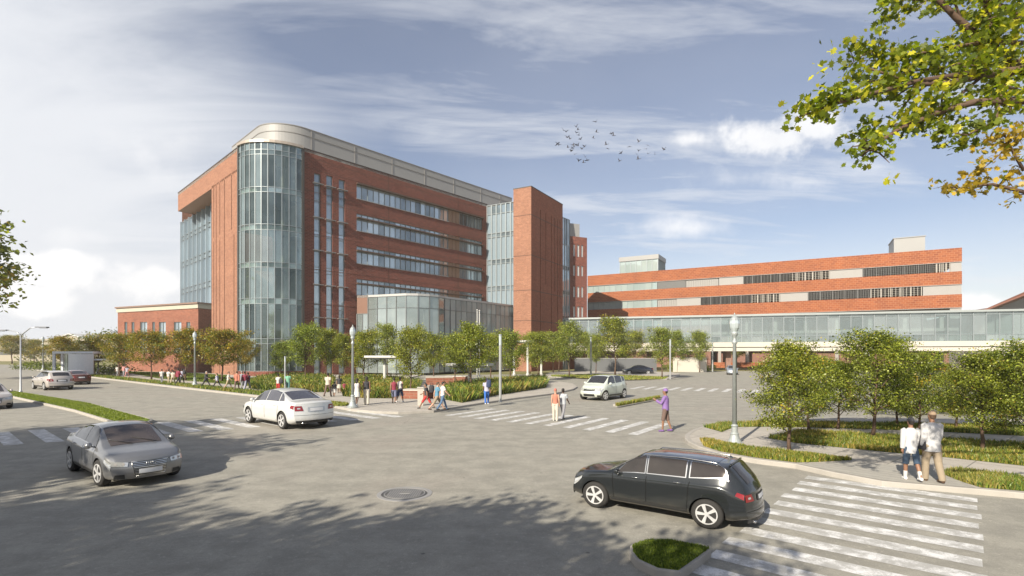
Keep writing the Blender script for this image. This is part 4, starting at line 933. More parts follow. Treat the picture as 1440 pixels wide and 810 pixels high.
# ---------------------------------------------------------------- overhanging maple, stem outside the right edge
mp_t = empty('maple_tree', (13.2, 7.4, 0), 0, 'maple whose leafy boughs hang into the upper right corner', 'tree')
O = Vector((13.2, 7.4, 0))
def V3(px, py, Y): return Vector(((px-CX)/F*Y, Y, EH+(HY-py)/F*Y))-O
mb = MB(); mb.tube([(0, 0, -.1), (.05, .1, 2.5), (-.1, .1, 5), (-.3, 0, 7.5), (-.2, .2, 10.5)], [.34, .27, .22, .17, .09], 12)
cl, cly = [], []; rm = random.Random(3)
def bough(pts, r, spread, dens, tgt, twigs=7, tw=.55):
    P = [V3(*p) if len(p) == 3 and abs(p[0]) > 60 else Vector(p) for p in pts]
    mb.tube(P, [r*(1-.85*i/(len(P)-1)) for i in range(len(P))], 6)
    for i in range(1, len(P)):
        for k in range(dens):
            q = P[i-1].lerp(P[i], rm.random())
            if i > 1 or rm.random() < .4: tgt.append(tuple(q+Vector((rm.gauss(0, spread), rm.gauss(0, spread), rm.gauss(0, spread*.55)))))
    for k in range(twigs):
        i = rm.randint(1, len(P)-1); q = P[i-1].lerp(P[i], rm.random()); d = Vector((rm.uniform(-1, .15), rm.uniform(-.6, .6), rm.uniform(-.45, .45))).normalized()*tw*rm.uniform(.5, 1)
        e = q+d; mid_ = q+d*.5+Vector((0, 0, .04)); mb.tube([q, mid_, e], [r*.22, r*.15, r*.05], 4)
        for _ in range(4): tgt.append(tuple(mid_.lerp(e, rm.random()*1.1)+Vector((rm.gauss(0, .06), rm.gauss(0, .06), rm.gauss(0, .05)))))
root = (-.12, .1, 5.6)
bough([root, (1500, 100, 7.5), (1440, 98, 7.4), (1384, 105, 7.2), (1332, 118, 7.0), (1290, 118, 6.9), (1221, 96, 6.8)], .085, .16, 6, cl, 14)
bough([(1384, 100, 7.2), (1287, 115, 6.9), (1240, 128, 6.7), (1191, 141, 6.5), (1158, 152, 6.5), (1122, 165, 6.5)], .04, .10, 8, cl, 11, .34)
bough([root, (1500, 145, 7.1), (1440, 141, 7.0), (1369, 144, 6.9), (1317, 159, 6.8), (1265, 181, 6.7), (1228, 205, 6.6), (1212, 220, 6.6)], .07, .12, 7, cl, 14, .42)
bough([(-.3, 0, 6.8), (1460, 110, 7.6), (1400, 74, 7.5), (1376, 52, 7.4), (1345, 25, 7.4), (1310, -10, 7.3), (1290, -60, 7.3)], .10, .20, 10, cl, 14)
bough([(1400, 74, 7.5), (1392, 40, 7.6), (1385, 0, 7.6), (1380, -60, 7.6)], .06, .2, 14, cl, 12)
bough([(-.3, 0, 7.2), (1460, 40, 7.9), (1410, 10, 8.0), (1350, -10, 8.0), (1285, 0, 8.0), (1262, -15, 8.0)], .06, .2, 11, cl, 14)
bough([(1440, 60, 7.5), (1380, 60, 7.3), (1320, 70, 7.1), (1270, 80, 7.0), (1222, 72, 6.9), (1196, 90, 6.9)], .03, .13, 8, cl, 10, .35)
bough([(1384, 105, 7.2), (1330, 150, 7.0), (1290, 170, 6.9), (1250, 176, 6.8), (1222, 190, 6.8)], .022, .10, 7, cl, 8, .3)
bough([(1400, 74, 7.3), (1330, 95, 7.1), (1280, 100, 7.0), (1240, 112, 6.8), (1200, 118, 6.8)], .02, .11, 7, cl, 8, .3)
bough([(1440, 130, 7.2), (1410, 120, 7.0), (1400, 170, 6.9), (1360, 190, 6.9), (1330, 185, 6.8)], .025, .14, 9, cl, 8, .3)
for _ in range(70): cl.append(tuple(V3(rm.uniform(1380, 1520), rm.uniform(-90, 130), rm.uniform(7, 8.2))))
for _ in range(90): cl.append((rm.gauss(-.5, 2.0), rm.gauss(.6, 1.8), rm.uniform(8.8, 12)))
bough([(-.1, .1, 4.6), (1520, 290, 6.6), (1440, 270, 6.5), (1395, 259, 6.4), (1365, 262, 6.4), (1345, 266, 6.4)], .035, .07, 15, cly, 9, .26)
bough([(1440, 240, 6.5), (1425, 215, 6.5), (1413, 190, 6.5), (1400, 200, 6.5)], .02, .07, 14, cly, 8, .22)
bough([(1460, 175, 6.6), (1440, 185, 6.5), (1420, 205, 6.5), (1385, 235, 6.4), (1372, 250, 6.4)], .015, .06, 10, cly, 6, .2)
mb.build('trunk', BARK, mp_t, smooth=True)
ml = []
for a, r in ((0, .16), (25, .60), (38, .30), (62, .34), (90, .62), (112, .34), (130, .42), (155, .70), (172, .34), (180, .36)):
    ml.append((math.cos(R(a))*r*-1, math.sin(R(a))*r))
shape = [(-.45, -.02, 0)]+[( .55, .0, -.03)]
lobes = [(-.42, 0), (-.30, .28), (-.08, .22), (.02, .52), (.14, .24), (.32, .30), (.30, .10), (.58, 0), (.30, -.10), (.32, -.30), (.14, -.24), (.02, -.52), (-.08, -.22), (-.30, -.28)]
shape = [(x, y, .18*abs(y)) for x, y in lobes]
link('crown', leaf_mesh('crown', cl, .075, 6800, .088, [L_MAP, L_MAP2, L_MID, L_DRK], (5, 2.6, 2, 1.2), 31, .35, shape), mp_t)
link('crown', leaf_mesh('crown', cly, .04, 700, .068, [L_YEL, L_AUT, L_MAP], (5, 3, 1), 32, .3, shape), mp_t)['label'] = 'golden yellow lower spray of leaves'

# low leafy plants among the tall grasses of the beds
def bushy(px, k, n, label, seed):
    poly = [tuple(v) for v in gp(px, .13)]; r = random.Random(seed); xs = [p[0] for p in poly]; ys = [p[1] for p in poly]; c = []
    while len(c) < k:
        x, y = r.uniform(min(xs), max(xs)), r.uniform(min(ys), max(ys))
        if in_poly(np.array([x]), np.array([y]), poly)[0]: c.append((x, y, .2+r.uniform(0, .55)))
    o = link('planting', leaf_mesh('planting', c, .22, n, .13, [LD, LG, LB, LY, L_AUT], (3, 3.5, 2.4, 2.6, .6), seed)); return tag(o, label, 'planting', kind='stuff')
bushy([(352, 546), (400, 549), (440, 551), (460, 551), (468, 535), (430, 531), (380, 533)], 420, 16000, 'leafy low plants mixed into the meadow planting at the glass corner', 41)
bushy([(484, 556.5), (515, 559.5), (551, 559.5), (559, 550), (570, 540), (530, 535), (484, 535)], 380, 16000, 'leafy low plants mixed into the planting behind the middle street lamp', 42)
bushy([(629, 561.5), (650, 565.5), (697, 555.5), (740, 549), (766, 545), (764, 537), (735, 538), (690, 542), (634, 549)], 520, 20000, 'leafy low plants mixed into the long bed right of the crossing group', 43)
# ---------------------------------------------------------------- street furniture
GLOBE = plain('lamp_globe', (.48, .54, .56), .12, .3, .1, 3, 0, .5)
gL = 'acorn street lamps'
def acorn_lamp(px, py, top, label, z=.13):
    g = G(px, py, z); H = (py-top)/F*g.y
    t = empty('street_lamp', g, 0, label, 'street lamp', gL); k = H/4.6
    m = MB(); m.lathe([(.30*k, 0), (.30*k, .07*k), (.24*k, .10*k), (.17*k, .22*k), (.14*k, .34*k), (.15*k, .38*k), (.105*k, .44*k), (.10*k, .62*k), (.125*k, .66*k), (.08*k, .72*k)], 16); m.build('base', LAMPGREY, t, smooth=False)
    m = MB(); m.lathe([(.080*k, .72*k), (.058*k, 3.55*k), (.09*k, 3.58*k), (.09*k, 3.64*k), (.055*k, 3.68*k), (.05*k, 3.80*k), (.10*k, 3.86*k), (.12*k, 3.95*k), (.10*k, 3.98*k)], 16); m.build('pole', LAMPGREY, t, smooth=True)
    m = MB(); m.lathe([(.09*k, 3.98*k), (.155*k, 4.12*k), (.175*k, 4.27*k), (.155*k, 4.39*k), (.13*k, 4.42*k)], 10); h_ = m.build('globe', GLOBE, t)
    m = MB(); m.lathe([(.165*k, 4.392*k), (.12*k, 4.47*k), (.06*k, 4.54*k), (.02*k, 4.57*k), (.03*k, 4.60*k), (.004*k, 4.66*k)], 10); m.build('cap', LAMPGREY, t, smooth=False)
    return t
acorn_lamp(1033, 625, 442, 'tall grey acorn street lamp on the right corner, nearest of its kind')
acorn_lamp(496, 573, 458, 'grey acorn street lamp at the rear corner of the white sedan')
acorn_lamp(274, 543, 466, 'pale acorn street lamp between the two walking groups on the left sidewalk')
acorn_lamp(138, 526.5, 470, 'pale acorn street lamp right of the white shelter')
acorn_lamp(60.5, 521, 473, 'pale acorn street lamp left of the white shelter above the silver estate car')
acorn_lamp(85, 520, 474, 'acorn street lamp half hidden by the tree at the white shelter')
gS = 'slim lamp columns of the plaza and drive'
def column_lamp(px, py, top, r, label):
    g = G(px, py, .13); H = (py-top)/F*g.y; t = empty('lamp_column', g, 0, label, 'lamp column', gS)
    m = MB(); m.lathe([(r*1.5, 0), (r*1.5, .03), (r, .04), (r, H*.84)], 14); m.build('pole', plain('column_grey', (.36, .37, .37), .4, .4), t, smooth=False)
    m = MB(); m.lathe([(r*.98, H*.84), (r*.98, H*.975)], 14); m.build('lens', GLOBE, t)
    m = MB(); m.lathe([(r*1.15, H*.975), (r*1.15, H)], 14); m.build('cap', GALV, t)
column_lamp(703.5, 565.5, 470, .085, 'light grey lamp column beside the crossing, next to the person in blue trousers')
column_lamp(831, 527.5, 474, .14, 'light grey lamp column on the left part of the traffic island')
column_lamp(942.5, 533, 477, .10, 'light grey lamp column at the right tip of the traffic island')
column_lamp(1002, 522.5, 481, .12, 'thin lamp column before the cream wall under the bridge')
column_lamp(1053, 516, 481, .11, 'thin lamp column by the green sign under the bridge')
column_lamp(401, 551, 501, .07, 'short lamp column behind the person in green')
column_lamp(876, 519, 506, .15, 'short lamp post left of the dark parked coupe')
# cobra-head street light on the median
g = G(29, 551, .12); t = empty('street_light', g, 0, 'double arm grey street light standing on the grass median', 'street light')
H = 4.55; m = MB(); m.lathe([(.13, 0), (.13, .05), (.065, .1), (.05, H)], 12); m.build('pole', GALV, t, smooth=True)
for s, e in ((1, ((0, 0, H-.05), (.5, -.1, H+.28), (.95, -.2, H+.55), (1.6, -.3, H+.62))), (-1, ((0, 0, H-.05), (-.35, .1, H+.2), (-.75, .2, H+.33), (-1.4, .3, H+.4)))):
    m = MB(); m.tube(e, [.05, .045, .04, .035], 6); a = m.build('arm', GALV, t, smooth=True)
    m = MB(); q = Vector(e[-1]); m.bar(q-Vector((.05*s, 0, 0)), q+Vector((.95*s, -.12*s, -.02)), .26, .10); m.bar(q+Vector((.25*s, 0, -.06)), q+Vector((.85*s, -.1*s, -.07)), .2, .05); m.build('lamp_head', plain('lamp_head', (.22, .23, .25), .4, .4), a)
# flag poles in front of the glass prow
for px, tp_ in ((671, 437), (674.2, 438)):
    g = G(px, 537, .13); h = (537-tp_)/F*g.y; t = empty('flagpole', g, 0, 'left one of the two thin white poles before the glass hall' if px == 671 else 'right one of the two thin white poles before the glass hall', 'flagpole', 'white poles before the glass hall')
    m = MB(); m.lathe([(.16, 0), (.16, .1), (.07, .12), (.045, h)], 10); m.build('pole', WHITE, t); m = MB(); m.lathe([(.02, h), (.09, h+.06), (.09, h+.1), (.02, h+.16)], 10); m.build('finial', WHITE, t)
# white canopies in the plaza
def canopy(px, py, top, w_, d_, label, cols=1):
    g = G(px, py, .13); H = (py-top)/F*g.y; t = empty('canopy', g, R(-8), label, 'canopy', 'white canopies in the plaza')
    for i in range(cols):
        x = 0 if cols == 1 else -w_/2+.6+(w_-1.2)*i/(cols-1); m = MB(); m.lathe([(.22, 0), (.22, .25), (.15, .3), (.15, H-.2)], 14, (x, 0, 0)); m.build('column', WHITE, t)
    m = MB(); m.box(-w_/2, w_/2, -d_/2, d_/2, H-.2, H); m.box(-w_/2+.3, w_/2-.3, -d_/2+.3, d_/2-.3, H-.34, H-.2); m.build('canopy_roof', WHITE, t)
canopy(541, 541, 500, 3.2, 2.4, 'T shaped white canopy left of the tree with the bare stem')
canopy(661, 549, 511, 3.6, 2.2, 'white canopy on one column behind the long planting bed')
canopy(742, 528, 479, 5, 2.6, 'wide white drop off canopy before the stair tower', 3)
# white marker post, planters, benches
t = empty('marker_post', G(591, 570, .13), R(10), 'cream square marker post beside the person in red shorts', 'post'); m = MB(); m.box(-.16, .16, -.16, .16, 0, 1.02); m.build('post', CONC, t); m = MB(); m.box(-.19, .19, -.19, .19, 1.02, 1.08); m.build('cap', CONC, t)
def planter(px, py, w_, h, rz, label, mat=None):
    t = empty('planter', G(px, py, .13), R(rz), label, 'planter', 'brick planters in the plaza'); m = MB(); m.box(-w_/2, w_/2, 0, 1.2, 0, h); m.build('body', mat or BR_LOW, t)
    m = MB(); m.box(-w_/2-.04, w_/2+.04, -.04, 1.24, h, h+.07); m.build('coping', CONC, t)
    hbx = [(G(px, py).x+q*.5, G(px, py).y+.6, h, .35, .4, .35, 10) for q in range(-int(w_), int(w_)+1)]
planter(582, 561, 1.9, .55, -12, 'low brick planter by the bare stemmed tree behind the people')
planter(618, 541, 2.6, .7, 10, 'long brick planter with pale top in front of the glass hall')
planter(640, 538, 2.2, .6, -8, 'short brick planter right of the long one')
planter(700, 547, 3.2, .5, 35, 'brick edged planter behind the silver lamp column')
def bench(px, py, rz, label):
    t = empty('bench', G(px, py, .13), R(rz), label, 'bench', 'benches in the plaza'); m = MB()
    for q in range(4): m.box(-.9, .9, -.22+q*.115, -.12+q*.115, .42, .46)
    m.build('seat', plain('bench_wood', (.30, .18, .10), .7), t)
    for x in (-.7, .7): m = MB(); m.box(x-.04, x+.04, -.2, .2, 0, .42); m.build('leg', DKMETAL, t)
bench(628, 546, 5, 'wooden bench left of the white column behind the long bed'); bench(685, 541, -10, 'wooden bench right of the white column behind the long bed')
# green sign under the bridge
t = empty('road_sign', G(1069, 513), 0, 'green rectangular sign on a post under the sky bridge', 'sign'); m = MB(); m.box(-.07, .07, -.05, .05, 0, 3.0); m.build('post', DKMETAL, t); m = MB(); m.box(-.85, .85, -.08, -.02, 1.9, 3.1); m.build('panel', plain('sign_green', (.05, .22, .06), .5), t)
# cream wall under the bridge
t = empty('retaining_wall', (31, 90.5, 0), R(-6), 'low cream wall under the sky bridge behind the lamp column', 'wall'); m = MB(); m.box(-3.2, 2.4, 0, .3, 0, 2.4); m.build('wall', CONC, t); m = MB(); m.box(-3.3, 2.5, -.06, .36, 2.4, 2.5); m.build('coping', CONC, t)
t = empty('guard_wall', (5, 93, 0), R(-8), 'grey louvred wall behind the traffic island trees', 'wall'); m = MB(); m.box(6, 20, 0, .25, 0, 2.3); m.build('wall', plain('grey_blue_wall', (.10, .105, .11), .7), t); m = MB(); m.box(6, 20, -.04, .29, 2.3, 2.4); m.build('coping', GREYPAN, t)
# white shelter / gateway by the road
g = G(108, 528, .13); t = empty('shelter', g, R(12), 'white framed roadside shelter with a curved end wall behind the red car', 'shelter')
SW = plain('shelter_white', (.64, .67, .72), .5, 0); y = 2.2
m = MB(); m.box(-2.9, 2.0, -.1, y, 3.05, 3.35); m.build('canopy_roof', SW, t)
for x in (-2.8, -.9): m = MB(); m.box(x-.14, x+.14, 0, .3, 0, 3.04); m.box(x-.14, x+.14, y-.35, y-.05, 0, 3.04); m.build('post', SW, t)
m = MB(); m.box(-2.6, -1.1, y-.25, y-.15, .4, 3.0); m.build('glass_panel', bpy.data.materials['glass_pale'], t)
m = MB(); pts = [(-.9+3.0*i/10, -.2-.55*math.sin(math.pi*i/10)) for i in range(11)]
m.prism(pts+[(x, y_+.16) for x, y_ in pts[::-1]], 0, 3.0); m.build('curved_wall', SW, t)
m = MB(); m.box(1.9, 6.0, .2, 1.7, 2.1, 2.3); m.build('side_roof', SW, t); m = MB(); m.box(5.3, 5.5, .8, 1.0, 0, 2.1); m.build('side_post', SW, t)
m = MB()
for i in range(5): m.box(-2.5+i*.32, -2.47+i*.32, y-.3, y-.27, .4, 2.9)
m.build('rail', GREYPAN, t)
# gabled shed and long pale building in the distance
t = empty('gabled_shed', (-232, 262, 0), 0, 'distant pale shed with a white gabled roof at the far left', 'building')
SH = plain('shed_wall', (.36, .32, .25), .8); m = MB(); m.add([(0, 0, 0), (24, 0, 0), (24, 40, 0), (0, 40, 0), (0, 0, 9), (24, 0, 9), (24, 40, 9), (0, 40, 9), (12, 0, 13), (12, 40, 13)], [(0, 1, 5, 8, 4), (1, 2, 6, 5), (3, 0, 4, 7), (2, 3, 7, 9, 6)]); m.build('wall', SH, t)
m = MB(); m.add([(-1, -1, 8.9), (12, -1, 13.2), (12, 41, 13.2), (-1, 41, 8.9), (25, -1, 8.9), (25, 41, 8.9), (-1, -1, 8.4), (12, -1, 12.7), (25, -1, 8.4)], [(0, 1, 2, 3), (1, 4, 5, 2), (0, 6, 7, 1), (1, 7, 8, 4)]); m.build('roof', plain('shed_roof', (.55, .55, .54), .6), t)
m = MB()
for i in range(5): m.box(3+i*4, 4.2+i*4, -.05, 0, 1, 3)
m.build('window', DARK, t)
t = empty('office_block', (-238, 215, 0), R(4), 'distant long beige building behind the left trees', 'building'); m = MB(); m.box(0, 82, 0, 20, 0, 8.5); m.build('wall', SH, t); m = MB(); m.box(-.5, 82.5, -.5, 20.5, 8.5, 9.1); m.build('roof', PALE_STONE, t)
for i in range(10): m = MB(); m.box(3+i*8, 8+i*8, -.06, -.01, 2.6, 4.6); m.build('window', GL_DIM, t)
# ---------------------------------------------------------------- cars
def paintmat(name, col, metal=.35, rough=.28):
    if name in MATS: return MATS[name]
    m, t, b, o = new_mat(name); tcn = N(t, 'ShaderNodeTexCoord'); nz = N(t, 'ShaderNodeTexNoise', i_Scale=3.0, i_Detail=6.0); t.links.new(tcn.outputs['Object'], nz.inputs[0])
    sp_ = N(t, 'ShaderNodeSeparateXYZ'); t.links.new(tcn.outputs['Object'], sp_.inputs[0])
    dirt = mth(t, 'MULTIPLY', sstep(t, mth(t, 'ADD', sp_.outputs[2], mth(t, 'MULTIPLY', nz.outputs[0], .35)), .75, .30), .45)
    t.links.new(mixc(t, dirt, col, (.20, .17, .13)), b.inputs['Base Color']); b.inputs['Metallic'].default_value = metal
    t.links.new(mth(t, 'ADD', rough, mth(t, 'MULTIPLY', dirt, .6)), b.inputs['Roughness']); b.inputs['Coat Weight'].default_value = .8; b.inputs['Coat Roughness'].default_value = .06
    MATS[name] = m; return m
TYRE = plain('tyre', (.022, .021, .02), .85, 0, .2, 12, .2); RIM = plain('rim_alloy', (.68, .68, .68), .35, .5); CHROME = plain('chrome', (.55, .55, .55), .22, 1, .03); BLACK = plain('black_trim', (.02, .02, .02), .5)
CGLASS = plain('car_glass', (.030, .030, .033), .04, .0, .1, 3, 0, .3, .8); CGLASS2 = plain('car_glass_light', (.09, .075, .07), .05, .3, .3, 3, 0, .3, .8)
HEADL = plain('headlight_glass', (.55, .56, .56), .08, .5, .1, 20, 0, .5); TAILL = plain('taillight_glass', (.20, .012, .014), .15, .0, .2, 20, 0, .6); PLATE = plain('licence_plate', (.62, .63, .65), .5); SEAM = plain('panel_gap', (.012, .012, .012), .9, 0, .1, 6, 0, 0, .05); AMBER = plain('indicator', (.5, .2, .04), .2)
ARCH = plain('wheel_arch', (.012, .012, .012), .9)
def smoothcurve(pts, sm=.07):
    pts = sorted(pts); xs = np.linspace(pts[0][0]-.4, pts[-1][0]+.4, 900); ys = np.interp(xs, [p[0] for p in pts], [p[1] for p in pts])
    k = max(1, int(sm/(xs[1]-xs[0]))); ker = np.hanning(2*k+1); ker /= ker.sum(); yp = np.pad(ys, k, mode='edge'); ys2 = np.convolve(yp, ker, 'valid')
    return lambda x: float(np.interp(x, xs, ys2))
class Car:
    def __init__(s, **k): s.__dict__.update(k); s.top = smoothcurve(s.top_p, .09); s.belt = smoothcurve(s.belt_p, .2); s.wid = smoothcurve(s.wid_p, .25); s.rw = smoothcurve(s.rw_p, .2); s.bot = smoothcurve(s.bot_p, .1); s.h = s.L/2
    def section(s, x):
        zt = s.top(x); zb = min(s.belt(x), zt-.02); w_ = s.wid(x); z0 = s.bot(x); rw = min(s.rw(x), w_*.95); a = .95*w_
        zm = z0+(zb-z0)*.55
        cab = max(0, min(1, (zt-zb)/.30))
        y7 = a+(rw-a)*(.62+.16*cab)
        return [(0, z0), (.78*w_, z0), (.93*w_, z0+.05), (.985*w_, z0+.16), (w_, zm), (.995*w_, zb-.10), (a, zb), (y7, zb+(.60+.20*cab)*(zt-zb)), (rw*.93, zt-.035*cab-.012), (.5*rw, zt-.006), (0, zt)]
    def raw(s, x, t):
        P = s.section(x); n = len(P)-1; t = min(max(t, 0), n-1e-6); i = int(t); f = t-i
        p0, p1, p2, p3 = P[max(i-1, 0)], P[i], P[i+1], P[min(i+2, n)]
        if i == 0: p0 = (-P[1][0], P[1][1])
        if i == n-1: p3 = (-P[n-1][0], P[n-1][1])
        o = []
        for c in range(2):
            m1, m2 = (p2[c]-p0[c])*.38, (p3[c]-p1[c])*.38
            o.append((2*f**3-3*f**2+1)*p1[c]+(f**3-2*f**2+f)*m1+(-2*f**3+3*f**2)*p2[c]+(f**3-f**2)*m2)
        return max(0.0, o[0]), o[1]
    def bend(s, x, y, z):
        e = max(0, (abs(x)/s.h-.55)/.45)**1.6; sg = 1 if x > 0 else -1
        bow = (s.bowf if x > 0 else s.bowr)*e*(abs(y)/(s.W/2))**2.2
        zc = .52; rk = (s.rkf if x > 0 else s.rkr)*e*max(0, (z-zc))+.35*e*max(0, .38-z)
        return Vector((x-sg*(bow+rk), y, z))
    def S(s, x, t, side=1):
        y, z = s.raw(x, t); return s.bend(x, y*side, z)
    def nrm(s, x, t, side=1):
        e = .01; a = s.S(min(x+e, s.h), t, side)-s.S(max(x-e, -s.h), t, side); b = s.S(x, min(t+e, 9.99), side)-s.S(x, max(t-e, 0.01), side)
        n = a.cross(b); n = n.normalized() if n.length > 1e-9 else Vector((0, side, 0))
        c = s.S(x, t, side)-Vector((x, 0, .6)); return n if n.dot(c) >= 0 else -n
    def body_mesh(s):
        m = MB(); nx = 64; xs = [-s.h+s.L*(.5-.5*math.cos(math.pi*i/nx))*.55+s.L*(i/nx)*.45 for i in range(nx+1)]; xs[0] = -s.h; xs[-1] = s.h
        ts = [0, .5, 1, 1.5, 2, 2.5, 3, 3.5, 4, 4.5, 5, 5.35, 5.7, 6, 6.3, 6.8, 7, 7.4, 8, 8.4, 9, 9.5, 10]
        ring = [(t, 1) for t in ts]+[(t, -1) for t in ts[-2:0:-1]]; n = len(ring)
        vs = [s.S(x, t, sd_) for x in xs for t, sd_ in ring]; fs = []
        for i in range(nx):
            for k in range(n): fs.append((i*n+k, (i+1)*n+k, (i+1)*n+(k+1) % n, i*n+(k+1) % n))
        m.add(vs, fs)
        for end, x in ((0, -s.h), (nx, s.h)):      # curved end caps
            idx = end*n; nt_ = len(ts); cols = 9; base = len(m.v); grid = {}
            for j, t in enumerate(ts):
                y, z = s.raw(x, t)
                for c in range(cols):
                    u = 1-2*c/(cols-1)
                    if c == 0: grid[j, c] = idx+j
                    elif c == cols-1: grid[j, c] = idx+((n-j) % n)
                    elif j in (0, nt_-1): grid[j, c] = idx+j
                    else: m.v.append(tuple(s.bend(x, y*u, z))); grid[j, c] = len(m.v)-1
            for j in range(nt_-1):
                for c in range(cols-1):
                    q = [grid[j, c], grid[j, c+1], grid[j+1, c+1], grid[j+1, c]]; r = []
                    for v_ in q:
                        if v_ not in r: r.append(v_)
                    if len(r) > 2: m.f.append(tuple(r if x > 0 else r[::-1])); m.m.append(0)
        me = m.mesh('body', [s.paint, ARCH]); bm = bmesh.new(); bm.from_mesh(me); bmesh.ops.remove_doubles(bm, verts=bm.verts, dist=1e-5); bmesh.ops.recalc_face_normals(bm, faces=bm.faces); bm.to_mesh(me); bm.free()
        ob = link('body_tmp', me); c = MB()
        for ax in s.axles:
            for sd_ in (1, -1):
                y0, y1 = sorted((sd_*(s.W/2-.30), sd_*(s.W/2+.2))); c.lathe([(s.wr+.045, y0), (s.wr+.045, y1)], 32, (ax, 0, s.wr-.0), 'y')
        cm = c.mesh('cut', [ARCH, ARCH]); bm = bmesh.new(); bm.from_mesh(cm); bmesh.ops.recalc_face_normals(bm, faces=bm.faces); bm.to_mesh(cm); bm.free()
        for p in cm.polygons: p.material_index = 1
        co = link('cut_tmp', cm); md = ob.modifiers.new('b', 'BOOLEAN'); md.object = co; md.operation = 'DIFFERENCE'; md.solver = 'EXACT'
        dg = bpy.context.evaluated_depsgraph_get(); dg.update(); r = bpy.data.meshes.new_from_object(ob.evaluated_get(dg)); r.name = 'body'
        bpy.data.objects.remove(ob); bpy.data.objects.remove(co)
        if len(r.materials) < 2:
            r.materials.clear(); r.materials.append(s.paint); r.materials.append(ARCH)
        autosmooth(r, 32); return r
    def patch(s, mb, c, side, off=.006, nu=10, nv=6):
        """four (x, t) corners -> a pane that follows the body"""
        vs = []
        for i in range(nu+1):
            for j in range(nv+1):
                u, v = i/nu, j/nv; x = (c[0][0]*(1-u)+c[1][0]*u)*(1-v)+(c[3][0]*(1-u)+c[2][0]*u)*v; t = (c[0][1]*(1-u)+c[1][1]*u)*(1-v)+(c[3][1]*(1-u)+c[2][1]*u)*v
                vs.append(s.S(x, t, side)+s.nrm(x, t, side)*off)
        fs = [(i*(nv+1)+j, (i+1)*(nv+1)+j, (i+1)*(nv+1)+j+1, i*(nv+1)+j+1) for i in range(nu) for j in range(nv)]
        mb.add(vs, fs); return mb
    def top_patch(s, mb, x0, x1, t0, off=.006, nu=8, t1=None):
        vs = []; cols = [(t0+(10-t0)*k/6, 1) for k in range(7)]+[(t0+(10-t0)*k/6, -1) for k in range(5, -1, -1)]
        for i in range(nu+1):
            x = x0+(x1-x0)*i/nu; tt = t0 if t1 is None else t0+(t1-t0)*i/nu
            for k in range(13):
                q = tt+(10-tt)*(k if k <= 6 else 12-k)/6; sd_ = 1 if k <= 6 else -1; vs.append(s.S(x, q, sd_)+s.nrm(x, min(q, 9.9), sd_)*off)
        mb.add(vs, [(i*13+k, (i+1)*13+k, (i+1)*13+k+1, i*13+k+1) for i in range(nu) for k in range(12)]); return mb
    def endp(s, mb, front, quad, off=.01, nu=8, nv=3):
        """panel on nose or tail: four (y, z) corners"""
        x = s.h if front else -s.h; vs = []
        for i in range(nu+1):
            for j in range(nv+1):
                u, v = i/nu, j/nv; y = (quad[0][0]*(1-u)+quad[1][0]*u)*(1-v)+(quad[3][0]*(1-u)+quad[2][0]*u)*v; z = (quad[0][1]*(1-u)+quad[1][1]*u)*(1-v)+(quad[3][1]*(1-u)+quad[2][1]*u)*v
                p = s.bend(x, y, z); p.x += off if front else -off; vs.append(p)
        mb.add(vs, [(i*(nv+1)+j, (i+1)*(nv+1)+j, (i+1)*(nv+1)+j+1, i*(nv+1)+j+1) for i in range(nu) for j in range(nv)]); return mb
